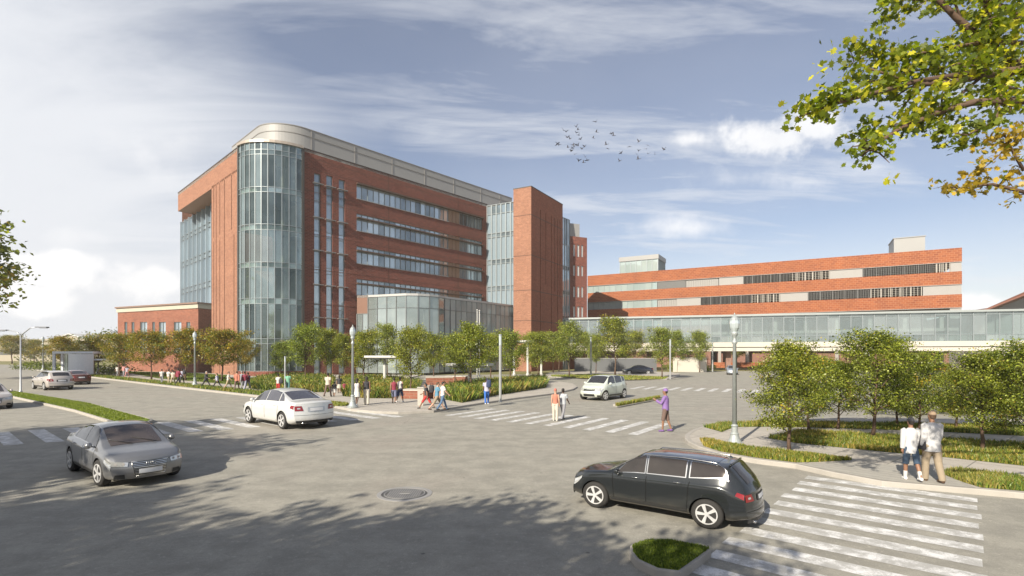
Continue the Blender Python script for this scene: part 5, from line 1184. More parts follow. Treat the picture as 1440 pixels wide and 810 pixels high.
def make_car(c, name, label, cat, loc, heading, scale=1.0, group=None, steer=0.0, spokes=5):
    T = empty(name, loc, math.atan2(heading[1], heading[0]), label, cat, group, scale)
    link('body', c.body_mesh(), T)
    def P(mb, nm, mat, par=T, sm=True):
        o = mb.build(nm, mat, par, smooth=sm); return o
    for ax in c.axles:
        for sd_ in (1, -1):
            r = c.wr; y = sd_*(c.W/2-.125); m = MB(); m.lathe([(r*.62, -.10), (r*.90, -.112), (r*.985, -.085), (r, -.03), (r, .03), (r*.985, .085), (r*.90, .112), (r*.62, .10)], 28, (0, 0, 0), 'y')
            wob = link('wheel', m.mesh('wheel', [TYRE], True), T, (ax, y, r), R(steer) if ax > 0 else 0); autosmooth(wob.data, 50)
            m = MB(); yo = sd_*.098
            m.lathe([(r*.66, min(yo, yo*.3)), (r*.66, max(yo, yo*.3))], 28, (0, 0, 0), 'y')
            m2 = MB()
            for k in range(spokes*2):
                a = 2*math.pi*(k//2)/spokes+(.16 if k % 2 else -.16); a2 = 2*math.pi*(k//2)/spokes+(.10 if k % 2 else -.10)
                m2.bar((r*.10*math.cos(a), yo+sd_*.006, r*.10*math.sin(a)), (r*.63*math.cos(a2), yo+sd_*.012, r*.63*math.sin(a2)), .035*r/.33, .03, up=(0, 1, 0))
            m2.lathe(sorted([(r*.15, yo), (r*.13, yo+sd_*.02)], key=lambda q: q[1]), 16, (0, 0, 0), 'y')
            for k in range(28):
                a, b = 2*math.pi*k/28, 2*math.pi*(k+1)/28
                m2.bar((r*.65*math.cos(a), yo+sd_*.008, r*.65*math.sin(a)), (r*.65*math.cos(b), yo+sd_*.008, r*.65*math.sin(b)), .028, .022, up=(0, 1, 0))
            P(m, 'brake_disc', plain('brake_dark', (.05, .05, .05), .6), wob); P(m2, 'rim', RIM, wob, False)
    for sd_ in (1, -1):
        if c.chrome:
            for q in c.side_windows:
                cx = sum(p[0] for p in q)/4; ct = sum(p[1] for p in q)/4; m = MB(); c.patch(m, [(p[0]+(.028 if p[0] > cx else -.028), p[1]+(.09 if p[1] > ct else -.05)) for p in q], sd_, .004); P(m, 'window_trim', CHROME)
        for q in c.side_windows:
            m = MB(); c.patch(m, q, sd_, .009); P(m, 'side_window', c.glass)
        # door gaps, sill and handles
        for x0, x1 in c.door_gaps:
            m = MB(); c.patch(m, [(x0-.008, 2.8), (x0+.008, 2.8), (x1+.008, 6.0), (x1-.008, 6.0)], sd_, .003, 1, 8); P(m, 'door_gap', SEAM)
        for x in c.handles:
            m = MB(); a, b = c.S(x-.09, 5.35, sd_), c.S(x+.09, 5.35, sd_); n_ = c.nrm(x, 5.35, sd_)*.03
            m.tube([a, a+n_, b+n_, b], .013, 6); P(m, 'door_handle', c.handle_mat)
        m = MB(); c.patch(m, [(c.axles[1]+c.wr+.1, 2.35), (c.axles[0]-c.wr-.1, 2.35), (c.axles[0]-c.wr-.1, 3.0), (c.axles[1]+c.wr+.1, 3.0)], sd_, .008, 8, 3); P(m, 'side_sill', c.sill_mat)
        # door mirror
        mx = c.mirror_x; b_ = c.S(mx, 6.25, sd_); m = MB(); q = b_+Vector((0, sd_*.13, .045))
        m.tube([b_, b_+Vector((0, sd_*.08, .02))], .022, 6); vs = []; 
        m.tube([q+Vector((.045, 0, 0)), q+Vector((.03, 0, 0)), q+Vector((-.04, 0, 0)), q+Vector((-.06, 0, 0))], [.03, .065, .085, .08], 10)
        o = P(m, 'door_mirror', c.mirror_mat); o.scale = (1, 1.0, 1)
        m = MB(); c.endp(m, True, c.head_q if sd_ > 0 else [(-y, z) for y, z in c.head_q], .010)
        c.patch(m, [(c.h-.02, 4.1), (c.h-.34, 4.9), (c.h-.36, 5.5), (c.h-.02, 5.8)] if not c.small else [(c.h-.01, 4.3), (c.h-.3, 5.0), (c.h-.32, 5.6), (c.h-.01, 5.9)], sd_, .008, 6, 4); hl = P(m, 'headlight', HEADL)
        m = MB(); yq = c.head_q; ym = sum(p[0] for p in yq)/4*sd_; zm = sum(p[1] for p in yq)/4
        for dy in (-.07, .07):
            p = c.bend(c.h, ym+dy, zm); m.lathe([(.038, 0), (.03, .004)], 12, (0, 0, 0)); 
        m = MB()
        for dy in (-.075, .075):
            pr = [c.bend(c.h, ym+dy+.030*math.cos(a), zm+.030*math.sin(a))+Vector((.014, 0, 0)) for a in [2*math.pi*k/12 for k in range(12)]]; m.face(pr)
        P(m, 'projector', GREYPAN, hl)
        m = MB(); tq = c.tail_q; c.endp(m, False, tq if sd_ > 0 else [(-y, z) for y, z in tq], .010); c.patch(m, [(-c.h+.01, c.tail_t[0]), (-c.h+.26, c.tail_t[0]+.2), (-c.h+.22, c.tail_t[1]), (-c.h+.01, c.tail_t[1])], sd_, .008, 6, 4); tl_ = P(m, 'taillight', TAILL)
        m = MB(); q0 = tq; y0 = sum(p[0] for p in q0)/4*sd_; z0 = sum(p[1] for p in q0)/4; c.endp(m, False, [(y0-.05, z0-.025), (y0+.05, z0-.025), (y0+.05, z0+.025), (y0-.05, z0+.025)], .015, 2, 1); P(m, 'reverse_lens', HEADL, tl_)
        if c.fog:
            m = MB(); c.endp(m, True, [(sd_*.52, .25), (sd_*.74, .27), (sd_*.72, .36), (sd_*.54, .36)], .010); P(m, 'lower_intake', BLACK)
        if c.rails:
            m = MB(); m.tube([c.S(x, 8.0, sd_)+Vector((0, 0, dz)) for x, dz in c.rails], .018, 6); P(m, 'roof_rail', CHROME)
    # windscreen, rear window, roof glass
    m = MB(); c.top_patch(m, c.ws[0], c.ws[1], c.ws[2], .008, 10, c.ws[3]); P(m, 'windscreen', c.glass if not c.ws_mat else c.ws_mat)
    m = MB(); c.top_patch(m, c.rwn[0], c.rwn[1], c.rwn[2], .008, 8, c.rwn[3]); P(m, 'rear_window', c.glass)
    m = MB(); a, b = c.S(c.ws[0]+.03, 8.6, 1), c.S(c.ws[0]+.03, 9.8, 1)
    for yy in (-.1, .45):
        p = [Vector((c.S(c.ws[0]+.03-.30*u, 9.4, 1).x, yy-.5*u, c.S(c.ws[0]+.03-.30*u, 9.4, 1).z+.02)) for u in (0, .5, 1)]; m.tube(p, .008, 5)
    P(m, 'wiper', BLACK)
    if c.sunroof: m = MB(); c.top_patch(m, c.sunroof[0], c.sunroof[1], 8.35, .006, 8); P(m, 'glass_roof', plain('roof_glass', (.012, .016, .03), .08, 0, .1, 3, 0, .5))
    # grille, intake, plates, badges
    gq = c.grille; m = MB(); c.endp(m, True, gq, .008); g = P(m, 'grille', BLACK)
    zs_ = np.linspace(gq[0][1]+.02, gq[3][1]-.02, c.bars_n); m = MB()
    for z in zs_:
        f = (z-gq[0][1])/(gq[3][1]-gq[0][1]); hw = gq[1][0]*(1-f)+gq[2][0]*f; c.endp(m, True, [(-hw+.01, z-.009), (hw-.01, z-.009), (hw-.01, z+.009), (-hw+.01, z+.009)], .016, 8, 1)
    P(m, 'grille_bar', c.bar_mat, g)
    m = MB(); pp_ = [c.bend(c.h, y, z)+Vector((.015, 0, 0)) for y, z in gq]; m.tube(pp_+[pp_[0]], .014, 6); P(m, 'grille_frame', c.bar_mat, g)
    if c.intake: m = MB(); c.endp(m, True, c.intake, .009); P(m, 'lower_grille', BLACK)
    z = c.plate_f; m = MB(); c.endp(m, True, [(-.26, z-.055), (.26, z-.055), (.26, z+.055), (-.26, z+.055)], .026); P(m, 'licence_plate', PLATE)
    z = c.plate_r; m = MB(); c.endp(m, False, [(-.26, z-.055), (.26, z-.055), (.26, z+.055), (-.26, z+.055)], .016); P(m, 'licence_plate', PLATE)
    m = MB(); c.endp(m, False, [(-.34, z-.085), (.34, z-.085), (.34, z+.085), (-.34, z+.085)], .009); P(m, 'plate_recess', c.recess_mat)
    m = MB(); c.endp(m, False, [(-c.W*.40, .26), (c.W*.40, .26), (c.W*.42, .36), (-c.W*.42, .36)], .010, 12); P(m, 'bumper_insert', BLACK)
    m = MB(); hw = c.W*.44; c.endp(m, False, [(-hw, .555), (hw, .555), (hw, .563), (-hw, .563)], .006, 14, 1); P(m, 'boot_gap', SEAM)
    m = MB(); hw = c.W*.42; c.endp(m, True, [(-hw, c.hoodline-.004), (hw, c.hoodline-.004), (hw, c.hoodline+.004), (-hw, c.hoodline+.004)], .004, 14, 1)
    P(m, 'bonnet_gap', SEAM)
    for y in (-.52, .52):
        m = MB(); p = c.bend(-c.h, y, .27); m.tube([p+Vector((.06, 0, 0)), p-Vector((.05, 0, 0))], .035, 10); P(m, 'exhaust_tip', CHROME)
    if c.badge:
        m = MB(); y0, z0, sc_ = 0, c.badge, .03
        for k in range(4):
            cxx = (k-1.5)*.05; m.tube([c.bend(c.h, cxx+.034*math.cos(a), z0+.034*math.sin(a))+Vector((.03, 0, 0)) for a in [2*math.pi*q/14 for q in range(15)]], .006, 4)
        P(m, 'badge', CHROME, g)
    if c.spoiler: m = MB(); x = c.spoiler; vs = [c.S(x, 8.3+1.7*k/5, 1)+Vector((0, 0, .03)) for k in range(6)]+[c.S(x, 10-1.7*k/5, -1)+Vector((0, 0, .03)) for k in range(1, 6)]; m.tube(vs, .025, 6); P(m, 'spoiler', c.paint)
    return T
BASE = dict(bowf=.32, bowr=.26, rkf=.25, rkr=.15, chrome=True, small=False, fog=True, rails=None, sunroof=None, intake=None, badge=None, spoiler=None, handle_mat=CHROME, mirror_mat=None, sill_mat=BLACK, bar_mat=CHROME, recess_mat=BLACK, ws_mat=None, glass=CGLASS, bars_n=6, hoodline=.66)
def sedan(paint, **k):
    L, W = 4.75, 1.82
    d = dict(BASE); d.update(L=L, W=W, wr=.33, axles=(1.42, -1.38), paint=paint, mirror_mat=paint,
        top_p=[(-2.38, .98), (-2.30, 1.055), (-1.75, 1.085), (-1.60, 1.12), (-.85, 1.39), (-.45, 1.45), (.10, 1.46), (.45, 1.40), (1.28, 1.0), (1.40, .955), (2.0, .86), (2.30, .76), (2.38, .68)],
        belt_p=[(-2.38, .92), (-1.6, .97), (0, .93), (1.2, .90), (2.0, .80), (2.38, .62)],
        wid_p=[(-2.38, .80), (-2.0, .885), (-1.0, .905), (1.2, .905), (2.0, .88), (2.38, .78)],
        rw_p=[(-2.38, .72), (-1.7, .70), (-.8, .60), (.3, .60), (1.2, .70), (2.38, .66)], bot_p=[(-2.38, .30), (-2.0, .20), (2.0, .20), (2.38, .24)],
        side_windows=[[(1.02, 6.25), (.02, 6.25), (.02, 7.95), (.50, 7.92)], [(-.04, 6.25), (-1.02, 6.28), (-.86, 7.90), (-.04, 7.95)], [(-1.08, 6.30), (-1.42, 6.5), (-1.08, 7.5), (-.93, 7.85)]],
        door_gaps=[(1.05, 1.10), (-.01, -.01), (-1.02, -1.12)], handles=(.18, -.85), mirror_x=.92,
        head_q=[(.48, .56), (.80, .58), (.78, .70), (.46, .66)], tail_q=[(.50, .72), (.78, .72), (.78, .90), (.55, .90)], tail_t=(4.7, 5.9),
        ws=(1.30, .42, 8.3, 8.2), rwn=(-1.62, -.88, 8.3, 8.2), grille=[(-.30, .36), (.30, .36), (.36, .66), (-.36, .66)], plate_f=.44, plate_r=.76)
    d.update(k); return Car(**d)
def suv(paint, **k):
    L, W = 5.05, 1.98
    d = dict(BASE); d.update(L=L, W=W, wr=.39, axles=(1.56, -1.44), paint=paint, mirror_mat=paint,
        top_p=[(-2.53, .96), (-2.50, 1.10), (-2.36, 1.30), (-2.06, 1.60), (-1.95, 1.66), (-.8, 1.71), (.1, 1.71), (.42, 1.65), (1.10, 1.22), (1.22, 1.15), (2.15, 1.06), (2.44, .96), (2.53, .82)],
        belt_p=[(-2.53, .98), (-1.8, 1.18), (0, 1.14), (1.2, 1.10), (2.1, .98), (2.53, .74)],
        wid_p=[(-2.53, .86), (-2.1, .95), (-1.4, .99), (0, .965), (1.5, .985), (2.1, .94), (2.53, .82)],
        rw_p=[(-2.53, .70), (-1.8, .70), (.3, .70), (1.3, .80), (2.53, .70)], bot_p=[(-2.53, .36), (-2.1, .27), (2.1, .27), (2.53, .32)],
        side_windows=[[(.95, 6.25), (.16, 6.25), (.16, 7.95), (.46, 7.92)], [(.08, 6.25), (-.90, 6.28), (-.90, 7.95), (.08, 7.95)], [(-1.02, 6.30), (-2.02, 6.50), (-1.72, 7.75), (-1.02, 7.95)]],
        door_gaps=[(1.0, 1.05), (.10, .10), (-.95, -1.02)], handles=(.38, -.72), mirror_x=.90,
        head_q=[(.52, .66), (.84, .68), (.82, .80), (.50, .78)], tail_q=[(.52, .80), (.84, .80), (.84, .98), (.60, .98)], tail_t=(4.8, 5.95),
        ws=(1.12, .38, 8.3, 8.2), rwn=(-2.42, -2.02, 8.45, 8.45), grille=[(-.34, .44), (.34, .44), (.40, .80), (-.40, .80)], plate_f=.50, plate_r=.86,
        rails=[(.30, .0), (.22, .05), (-.8, .06), (-1.6, .05), (-1.72, 0)], sunroof=(.36, -1.62), spoiler=-1.98, hoodline=.82)
    d.update(k); return Car(**d)
def hatch(paint, **k):
    L, W = 3.75, 1.70
    d = dict(BASE); d.update(L=L, W=W, wr=.31, axles=(1.20, -1.20), paint=paint, mirror_mat=paint, small=True, chrome=False, handle_mat=paint, bar_mat=BLACK, bars_n=3, rkf=.45,
        top_p=[(-1.88, .92), (-1.84, 1.05), (-1.70, 1.32), (-1.55, 1.46), (-.6, 1.53), (.25, 1.53), (.50, 1.47), (1.04, 1.08), (1.14, 1.02), (1.62, .90), (1.80, .78), (1.88, .66)],
        belt_p=[(-1.88, .94), (-1.2, 1.00), (0, .95), (1.0, .93), (1.6, .80), (1.88, .60)],
        wid_p=[(-1.88, .76), (-1.5, .83), (-1.0, .85), (1.0, .85), (1.5, .82), (1.88, .70)],
        rw_p=[(-1.88, .62), (-1.4, .64), (.3, .64), (1.1, .70), (1.88, .58)], bot_p=[(-1.88, .30), (-1.5, .20), (1.5, .20), (1.88, .24)],
        side_windows=[[(.92, 6.25), (-.02, 6.25), (-.02, 7.95), (.52, 7.92)], [(-.12, 6.25), (-.92, 6.28), (-.88, 7.92), (-.12, 7.95)], [(-1.04, 6.30), (-1.42, 6.5), (-1.30, 7.7), (-1.0, 7.88)]],
        door_gaps=[(.95, 1.0), (-.07, -.07), (-.98, -1.0)], handles=(.12, -.82), mirror_x=.80,
        head_q=[(.46, .58), (.72, .62), (.66, .80), (.46, .72)], tail_q=[(.55, .76), (.74, .76), (.72, 1.0), (.60, 1.0)], tail_t=(4.9, 6.3),
        ws=(1.06, .46, 8.2, 8.1), rwn=(-1.76, -1.55, 8.4, 8.4), grille=[(-.40, .60), (.40, .60), (.40, .70), (-.40, .70)], intake=[(-.40, .27), (.40, .27), (.38, .42), (-.38, .42)], plate_f=.51, plate_r=.70, hoodline=.76)
    d.update(k); return Car(**d)
def wagon(paint, **k):
    c = dict(top_p=[(-2.38, .90), (-2.36, 1.02), (-2.22, 1.20), (-1.95, 1.40), (-1.80, 1.46), (-.8, 1.52), (.10, 1.52), (.45, 1.44), (1.28, 1.02), (1.40, .97), (2.0, .87), (2.30, .77), (2.38, .68)],
        rw_p=[(-2.38, .66), (-1.7, .64), (-.8, .62), (.3, .62), (1.2, .70), (2.38, .66)], rwn=(-2.26, -1.94, 8.4, 8.4),
        side_windows=[[(1.02, 6.25), (.02, 6.25), (.02, 7.95), (.50, 7.92)], [(-.04, 6.25), (-.98, 6.28), (-.98, 7.92), (-.04, 7.95)], [(-1.06, 6.30), (-1.92, 6.5), (-1.62, 7.7), (-1.06, 7.90)]], belt_p=[(-2.38, .90), (-1.6, 1.0), (0, .95), (1.2, .91), (2.0, .80), (2.38, .62)])
    c.update(k); return sedan(paint, **c)
P_SIL = paintmat('paint_silver', (.22, .225, .235), .55); P_WHT = paintmat('paint_pearl', (.64, .65, .64), .25); P_DRK = paintmat('paint_graphite', (.030, .034, .036), .5, .18); P_CRM = paintmat('paint_pale_green', (.52, .56, .50), .1)
P_BEI = paintmat('paint_champagne', (.50, .46, .43), .35); P_RED = paintmat('paint_dark_red', (.12, .035, .025), .3); P_NAV = paintmat('paint_navy', (.035, .045, .07), .5); P_BLU = paintmat('paint_pale_blue', (.30, .35, .42), .4)
def place(a, b, front_len):  # helper: centre from rear and front wheel contact pixels on one side
    return G(*a).xy, G(*b).xy
def car_at(c, name, label, cat, near_front, near_rear, side, heading, sc, **k):
    """near_front / near_rear: pixels where the wheels of one side touch the ground; side +1 left of the car, -1 right"""
    f, r = G(*near_front).xy, G(*near_rear).xy; h = Vector(heading).normalized(); lft = Vector((-h.y, h.x)); mid_ = (f+r)/2
    ctr = mid_-lft*side*(c.W/2-.1)*sc-h*(c.axles[0]+c.axles[1])/2*sc
    return make_car(c, name, label, cat, (ctr.x, ctr.y, 0), h, sc, **k)
gCar = 'cars on the roads around the crossing'
car_at(sedan(P_SIL, wr=.345, grille=[(-.33, .30), (.33, .30), (.40, .66), (-.40, .66)], badge=.60, bars_n=9, plate_f=.42, ws_mat=CGLASS2), 'sedan', 'silver sedan with a wide chrome grille turning in the foreground on the left', 'car', (145, 685), (101, 661), -1, (2.3, -1.85), .94, group=gCar, steer=6)
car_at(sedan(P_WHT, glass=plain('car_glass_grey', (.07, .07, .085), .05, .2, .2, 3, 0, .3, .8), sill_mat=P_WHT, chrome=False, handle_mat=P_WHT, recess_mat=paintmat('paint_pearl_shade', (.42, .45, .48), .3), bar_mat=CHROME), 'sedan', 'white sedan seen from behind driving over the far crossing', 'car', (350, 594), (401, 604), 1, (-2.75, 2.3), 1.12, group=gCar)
car_at(suv(P_DRK, glass=plain('car_glass_smoke', (.05, .043, .038), .08, .4, .5, 2, 0, .3, .8), wr=.385), 'estate_car', 'dark grey estate car with chrome window trim and black glass roof in the right foreground', 'car', (842, 714), (990, 742), 1, (-1.73, 1.24), .74, group=gCar).scale = (.75, .74, .70)
car_at(hatch(P_CRM), 'hatchback', 'pale greenish white hatchback coming towards the crossing in the middle', 'car', (851, 563.5), (876, 560), 1, (-1.75, -2.1), 1.10, group=gCar, steer=-8)
car_at(wagon(P_BEI), 'estate_car', 'champagne estate car driving away beside the grass median on the left', 'car', (47.5, 546.5), (64, 549.5), 1, (-2.9, 2.0), 1.10, group=gCar)
make_car(sedan(P_RED, chrome=False), 'sedan', 'dark red car just beyond the champagne estate car', 'car', (*G(106, 540).xy, 0), (-.8, .62), 1.0, gCar)
make_car(sedan(P_BEI, ws_mat=CGLASS2), 'sedan', 'champagne car cut off by the left edge below the median', 'car', (G(-20, 573).x, G(-20, 573).y, 0), (.80, -.60), 1.0, gCar)
make_car(sedan(P_NAV, chrome=False), 'coupe', 'dark blue coupe standing behind the traffic island', 'car', (*G(897, 526.5).xy, 0), (-1, .06), 1.0, gCar)
make_car(suv(P_BLU, chrome=False, sunroof=None), 'estate_car', 'pale blue car approaching behind the tall street lamp on the right', 'car', (*G(1029, 526.5).xy, 0), (-.35, -1), .80, gCar)
make_car(hatch(P_WHT), 'hatchback', 'white car half hidden by the tree under the sky bridge', 'car', (*G(1084, 518).xy, 0), (-.4, -1), 1.0, gCar)
# ---------------------------------------------------------------- people
def cloth(name, col, rough=.85): return plain('cloth_'+name, col, rough, 0, .10, 9, .15)
SKINS = {'a': plain('skin_fair', (.46, .27, .19), .55), 'b': plain('skin_brown', (.22, .115, .07), .55), 'c': plain('skin_dark', (.085, .045, .03), .5)}
HAIR = {'black': plain('hair_black', (.018, .014, .012), .6), 'brown': plain('hair_brown', (.07, .04, .022), .65), 'grey': plain('hair_grey', (.28, .27, .25), .7), 'red': plain('hair_covered_coral', (.42, .13, .09), .8)}
SHOE = {'black': plain('shoe_black', (.03, .028, .026), .5), 'white': plain('shoe_white', (.7, .7, .7), .6), 'brown': plain('shoe_brown', (.09, .05, .03), .5), 'purple': plain('shoe_purple', (.12, .06, .20), .6)}
def eloft(mb, lv, n=16):
    """closed loft of ellipses (x, y, z, rx, ry)"""
    vs = [(x+rx*math.cos(2*math.pi*k/n), y+ry*math.sin(2*math.pi*k/n), z) for x, y, z, rx, ry in lv for k in range(n)]; m = len(lv)
    fs = [(i*n+k, i*n+(k+1) % n, (i+1)*n+(k+1) % n, (i+1)*n+k) for i in range(m-1) for k in range(n)]+[tuple(range(n-1, -1, -1)), tuple(range((m-1)*n, m*n))]
    mb.add(vs, fs)
def ball(mb, c, r, sc=(1, 1, 1), n=12):
    lv = [(c[0], c[1], c[2]+r*sc[2]*math.sin(a), r*sc[0]*math.cos(a), r*sc[1]*math.cos(a)) for a in [R(-84+168*i/8) for i in range(9)]]; eloft(mb, lv, n)
def remesh(mb, name, voxel, it=3):
    me = mb.mesh(name+'_raw', SKINS['a']); ob = link(name+'_tmp', me); md = ob.modifiers.new('r', 'REMESH'); md.mode = 'VOXEL'; md.voxel_size = voxel
    s_ = ob.modifiers.new('s', 'SMOOTH'); s_.iterations = it; s_.factor = .5
    dg = bpy.context.evaluated_depsgraph_get(); dg.update(); r = bpy.data.meshes.new_from_object(ob.evaluated_get(dg)); r.name = name
    bpy.data.objects.remove(ob); r.polygons.foreach_set('use_smooth', [True]*len(r.polygons)); return r
POSES = {   # thighs L,R / knees L,R / upper arms L,R (forward +) / elbows L,R / arm spread / lean
    'walk1': (24, -18, 6, 20, -20, 22, 14, 24, 7, 3), 'walk2': (-18, 24, 22, 6, 22, -20, 26, 14, 7, 3), 'stand': (3, -3, 2, 2, 2, -2, 10, 12, 6, 0),
    'stride': (34, -28, 4, 16, -30, 30, 25, 35, 8, 5), 'calm': (8, -14, 4, 16, -4, 6, 10, 12, 5, 1), 'step': (12, -8, 10, 12, -8, 10, 20, 20, 6, 1), 'hold': (10, -8, 6, 12, 28, -6, 95, 20, 6, 1), 'gesture': (2, -6, 3, 6, 35, 12, 100, 60, 14, 0)}
def skel(p):
    a = POSES[p]; o = {}; ln = R(a[9]); X = {}
    for s, i in ((-1, 0), (1, 1)):
        hip = Vector((s*.09, 0, .92)); th = R(a[i]); kn = R(a[2+i]); k = hip+Vector((s*.01, math.sin(th)*.43, -math.cos(th)*.43)); an = k+Vector((0, math.sin(th-kn)*.42, -math.cos(th-kn)*.42)); X[s] = [hip, k, an]
    dz = .085-min(X[-1][2].z, X[1][2].z)
    for s in (-1, 1): o['leg', s] = [v+Vector((0, 0, dz)) for v in X[s]]
    for s, i in ((-1, 0), (1, 1)):
        up = R(a[4+i]); el = R(a[6+i]); sp = R(a[8]); sh = Vector((s*.175, .0+math.sin(ln)*.4, 1.405+dz)); e = sh+Vector((s*math.sin(sp)*.29, math.sin(up)*.28, -math.cos(up)*.28)); wr = e+Vector((s*math.sin(sp)*.06, math.sin(up+el)*.25, -math.cos(up+el)*.25)); o['arm', s] = [sh, e, wr]
    o['dz'] = dz; o['ln'] = math.tan(ln); return o
def T_(o, lv, base=.95): return [(x, y+o['ln']*(z-base), z+o['dz'], rx, ry) for x, y, z, rx, ry in lv]
MC = {}
def get(kind, pose, voxel, build=1.0):
    key = (kind, pose, voxel, build)
    if key in MC: return MC[key]
    o = skel(pose); m = MB(); b = build; Tt = lambda lv: T_(o, lv); hy = o['ln']*.66; dz = o['dz']
    if kind == 'body':
        eloft(m, Tt([(0, 0, .86, .10, .08), (0, 0, .92, .150*b, .105*b), (0, 0, 1.02, .140*b, .10*b), (0, 0, 1.12, .128*b, .098*b), (0, 0, 1.25, .150*b, .110*b), (0, 0, 1.36, .168*b, .105*b), (0, 0, 1.42, .145*b, .085*b), (0, -.005, 1.455, .085, .065), (0, -.002, 1.49, .056, .056), (0, .006, 1.56, .052, .056)]))
        eloft(m, [(0, hy+y, z+dz, rx, ry) for y, z, rx, ry in ((.040, 1.515, .022, .028), (.030, 1.535, .046, .058), (.020, 1.57, .062, .078), (.012, 1.615, .071, .090), (.008, 1.66, .074, .096), (.004, 1.70, .069, .090), (0, 1.732, .050, .066), (0, 1.748, .022, .03))])
        m.tube([(0, hy+.096, 1.655+dz), (0, hy+.120, 1.618+dz), (0, hy+.098, 1.608+dz)], [.010, .015, .012], 8); ball(m, (0, hy+.088, 1.578+dz), .022, (1.1, .7, .5))
        for s in (-1, 1): ball(m, (s*.074, hy+.0, 1.63+dz), .028, (.4, .8, 1.15), 8)
        for s in (-1, 1):
            sh, e, w_ = o['arm', s]; m.tube([sh+Vector((-s*.03, 0, .005)), sh, sh.lerp(e, .5), e, e.lerp(w_, .35), w_], [.05, .054, .047, .039, .040, .026], 12)
            d = (w_-e).normalized(); x_ = Vector((0, 1, 0)).cross(d); x_ = Vector((0, 1, 0)) if x_.length < .1 else x_.normalized(); sd = Vector((s, 0, 0)); fw = d.cross(sd).normalized()*(1 if d.cross(sd).y > 0 or abs(d.z) < .5 else -1)
            pc = w_+d*.045; m.tube([w_, w_+d*.03, w_+d*.085], [.024, .034, .034], 10)
            for q, (l1, off) in enumerate(((.068, .027), (.076, .009), (.070, -.009), (.056, -.027))):
                b0 = w_+d*.08+fw*off; b1 = b0+d*l1*.55-sd*.012; b2 = b1+d*l1*.45-sd*.028; m.tube([b0, b1, b2], [.0095, .009, .0075], 7)
            b0 = w_+d*.03+fw*.028; m.tube([b0, b0+fw*.028+d*.028-sd*.01, b0+fw*.034+d*.058-sd*.02], [.013, .011, .009], 7)
            h_, k, an = o['leg', s]; m.tube([h_+Vector((-s*.01, 0, .04)), h_, h_.lerp(k, .5), k, k.lerp(an, .3), k.lerp(an, .7), an, an-Vector((0, 0, .05))], [.08*b, .086*b, .072*b, .052, .054, .042, .034, .034], 12)
            m.tube([an+Vector((0, -.045, -.055)), an+Vector((0, .04, -.052)), an+Vector((0, .13, -.062))], [.03, .034, .024], 10)
    elif kind == 'eyes':
        for s in (-1, 1): ball(m, (s*.030, hy+.094, 1.645+dz), .0115, (1, .8, .8), 8)
    elif kind in ('tee', 'shirt', 'tank', 'loose', 'jacket'):
        e_ = {'tee': .016, 'tank': .012, 'shirt': .018, 'loose': .030, 'jacket': .028}[kind]; hem = {'tee': .90, 'tank': .93, 'shirt': .88, 'loose': .76, 'jacket': .84}[kind]
        eloft(m, Tt([(0, 0, hem, (.158+e_)*b, (.115+e_)*b), (0, 0, hem+.05, (.157+e_)*b, (.115+e_)*b), (0, 0, 1.05, (.142+e_)*b, (.108+e_)*b), (0, 0, 1.14, (.138+e_)*b, (.106+e_)*b), (0, 0, 1.27, (.158+e_)*b, (.116+e_)*b), (0, 0, 1.37, (.168+e_)*b, (.108+e_)*b), (0, 0, 1.425, (.138+e_*.6)*b, (.082+e_*.8)*b), (0, -.004, 1.458, .082+e_*.4, .062+e_*.6), (0, -.004, 1.485, .060, .058)]), 20)
        sl = {'tee': .62, 'tank': 0, 'shirt': 1, 'loose': 1, 'jacket': 1}[kind]
        for s in (-1, 1):
            if not sl: continue
            sh, e, w_ = o['arm', s]; x = .012+e_*.5
            if sl < 1: m.tube([sh+Vector((-s*.03, 0, .005)), sh, sh.lerp(e, sl*.6), sh.lerp(e, sl)], [.052+x, .054+x, .052+x, .054+x], 12)
            else: m.tube([sh+Vector((-s*.03, 0, .005)), sh, sh.lerp(e, .5), e, e.lerp(w_, .5), e.lerp(w_, .93)], [.052+x, .054+x, .048+x, .043+x, .040+x, .032+x], 12)
    elif kind in ('trousers', 'shorts', 'wide'):
        u = {'trousers': 0, 'shorts': .012, 'wide': .018}[kind]
        eloft(m, Tt([(0, 0, .85, .14*b, .10*b), (0, 0, .90, (.158+u)*b, (.115+u)*b), (0, 0, .98, .155*b, .112*b), (0, 0, 1.03, .148*b, .108*b)]))
        for s in (-1, 1):
            h_, k, an = o['leg', s]
            if kind == 'shorts': m.tube([h_+Vector((-s*.01, 0, .03)), h_, h_.lerp(k, .5), h_.lerp(k, 1.0), k.lerp(an, .10)], [.09*b, .098*b, .09, .082, .082], 12)
            else: m.tube([h_+Vector((-s*.01, 0, .03)), h_, h_.lerp(k, .5), k, k.lerp(an, .4), k.lerp(an, .98), an-Vector((0, 0, .035))], [.09*b, (.096+u)*b, .082+u, .066+u, .062+u, .056+u, .056+u], 12)
    elif kind in ('skirt', 'dress'):
        lo = .52 if kind == 'skirt' else .55
        eloft(m, Tt([(0, 0, lo, .22, .18), (0, 0, .75, .20, .155), (0, 0, .92, .17, .125), (0, 0, 1.04, .145, .105)]), 20)
    elif kind == 'shoes':
        for s in (-1, 1):
            an = o['leg', s][2]; m.tube([an+Vector((0, -.055, -.045)), an+Vector((0, -.02, -.035)), an+Vector((0, .06, -.045)), an+Vector((0, .14, -.058)), an+Vector((0, .165, -.062))], [.036, .047, .042, .036, .022], 12); m.tube([an+Vector((0, -.01, -.05)), an+Vector((0, -.012, .005))], [.042, .040], 12)
    elif kind == 'socks':
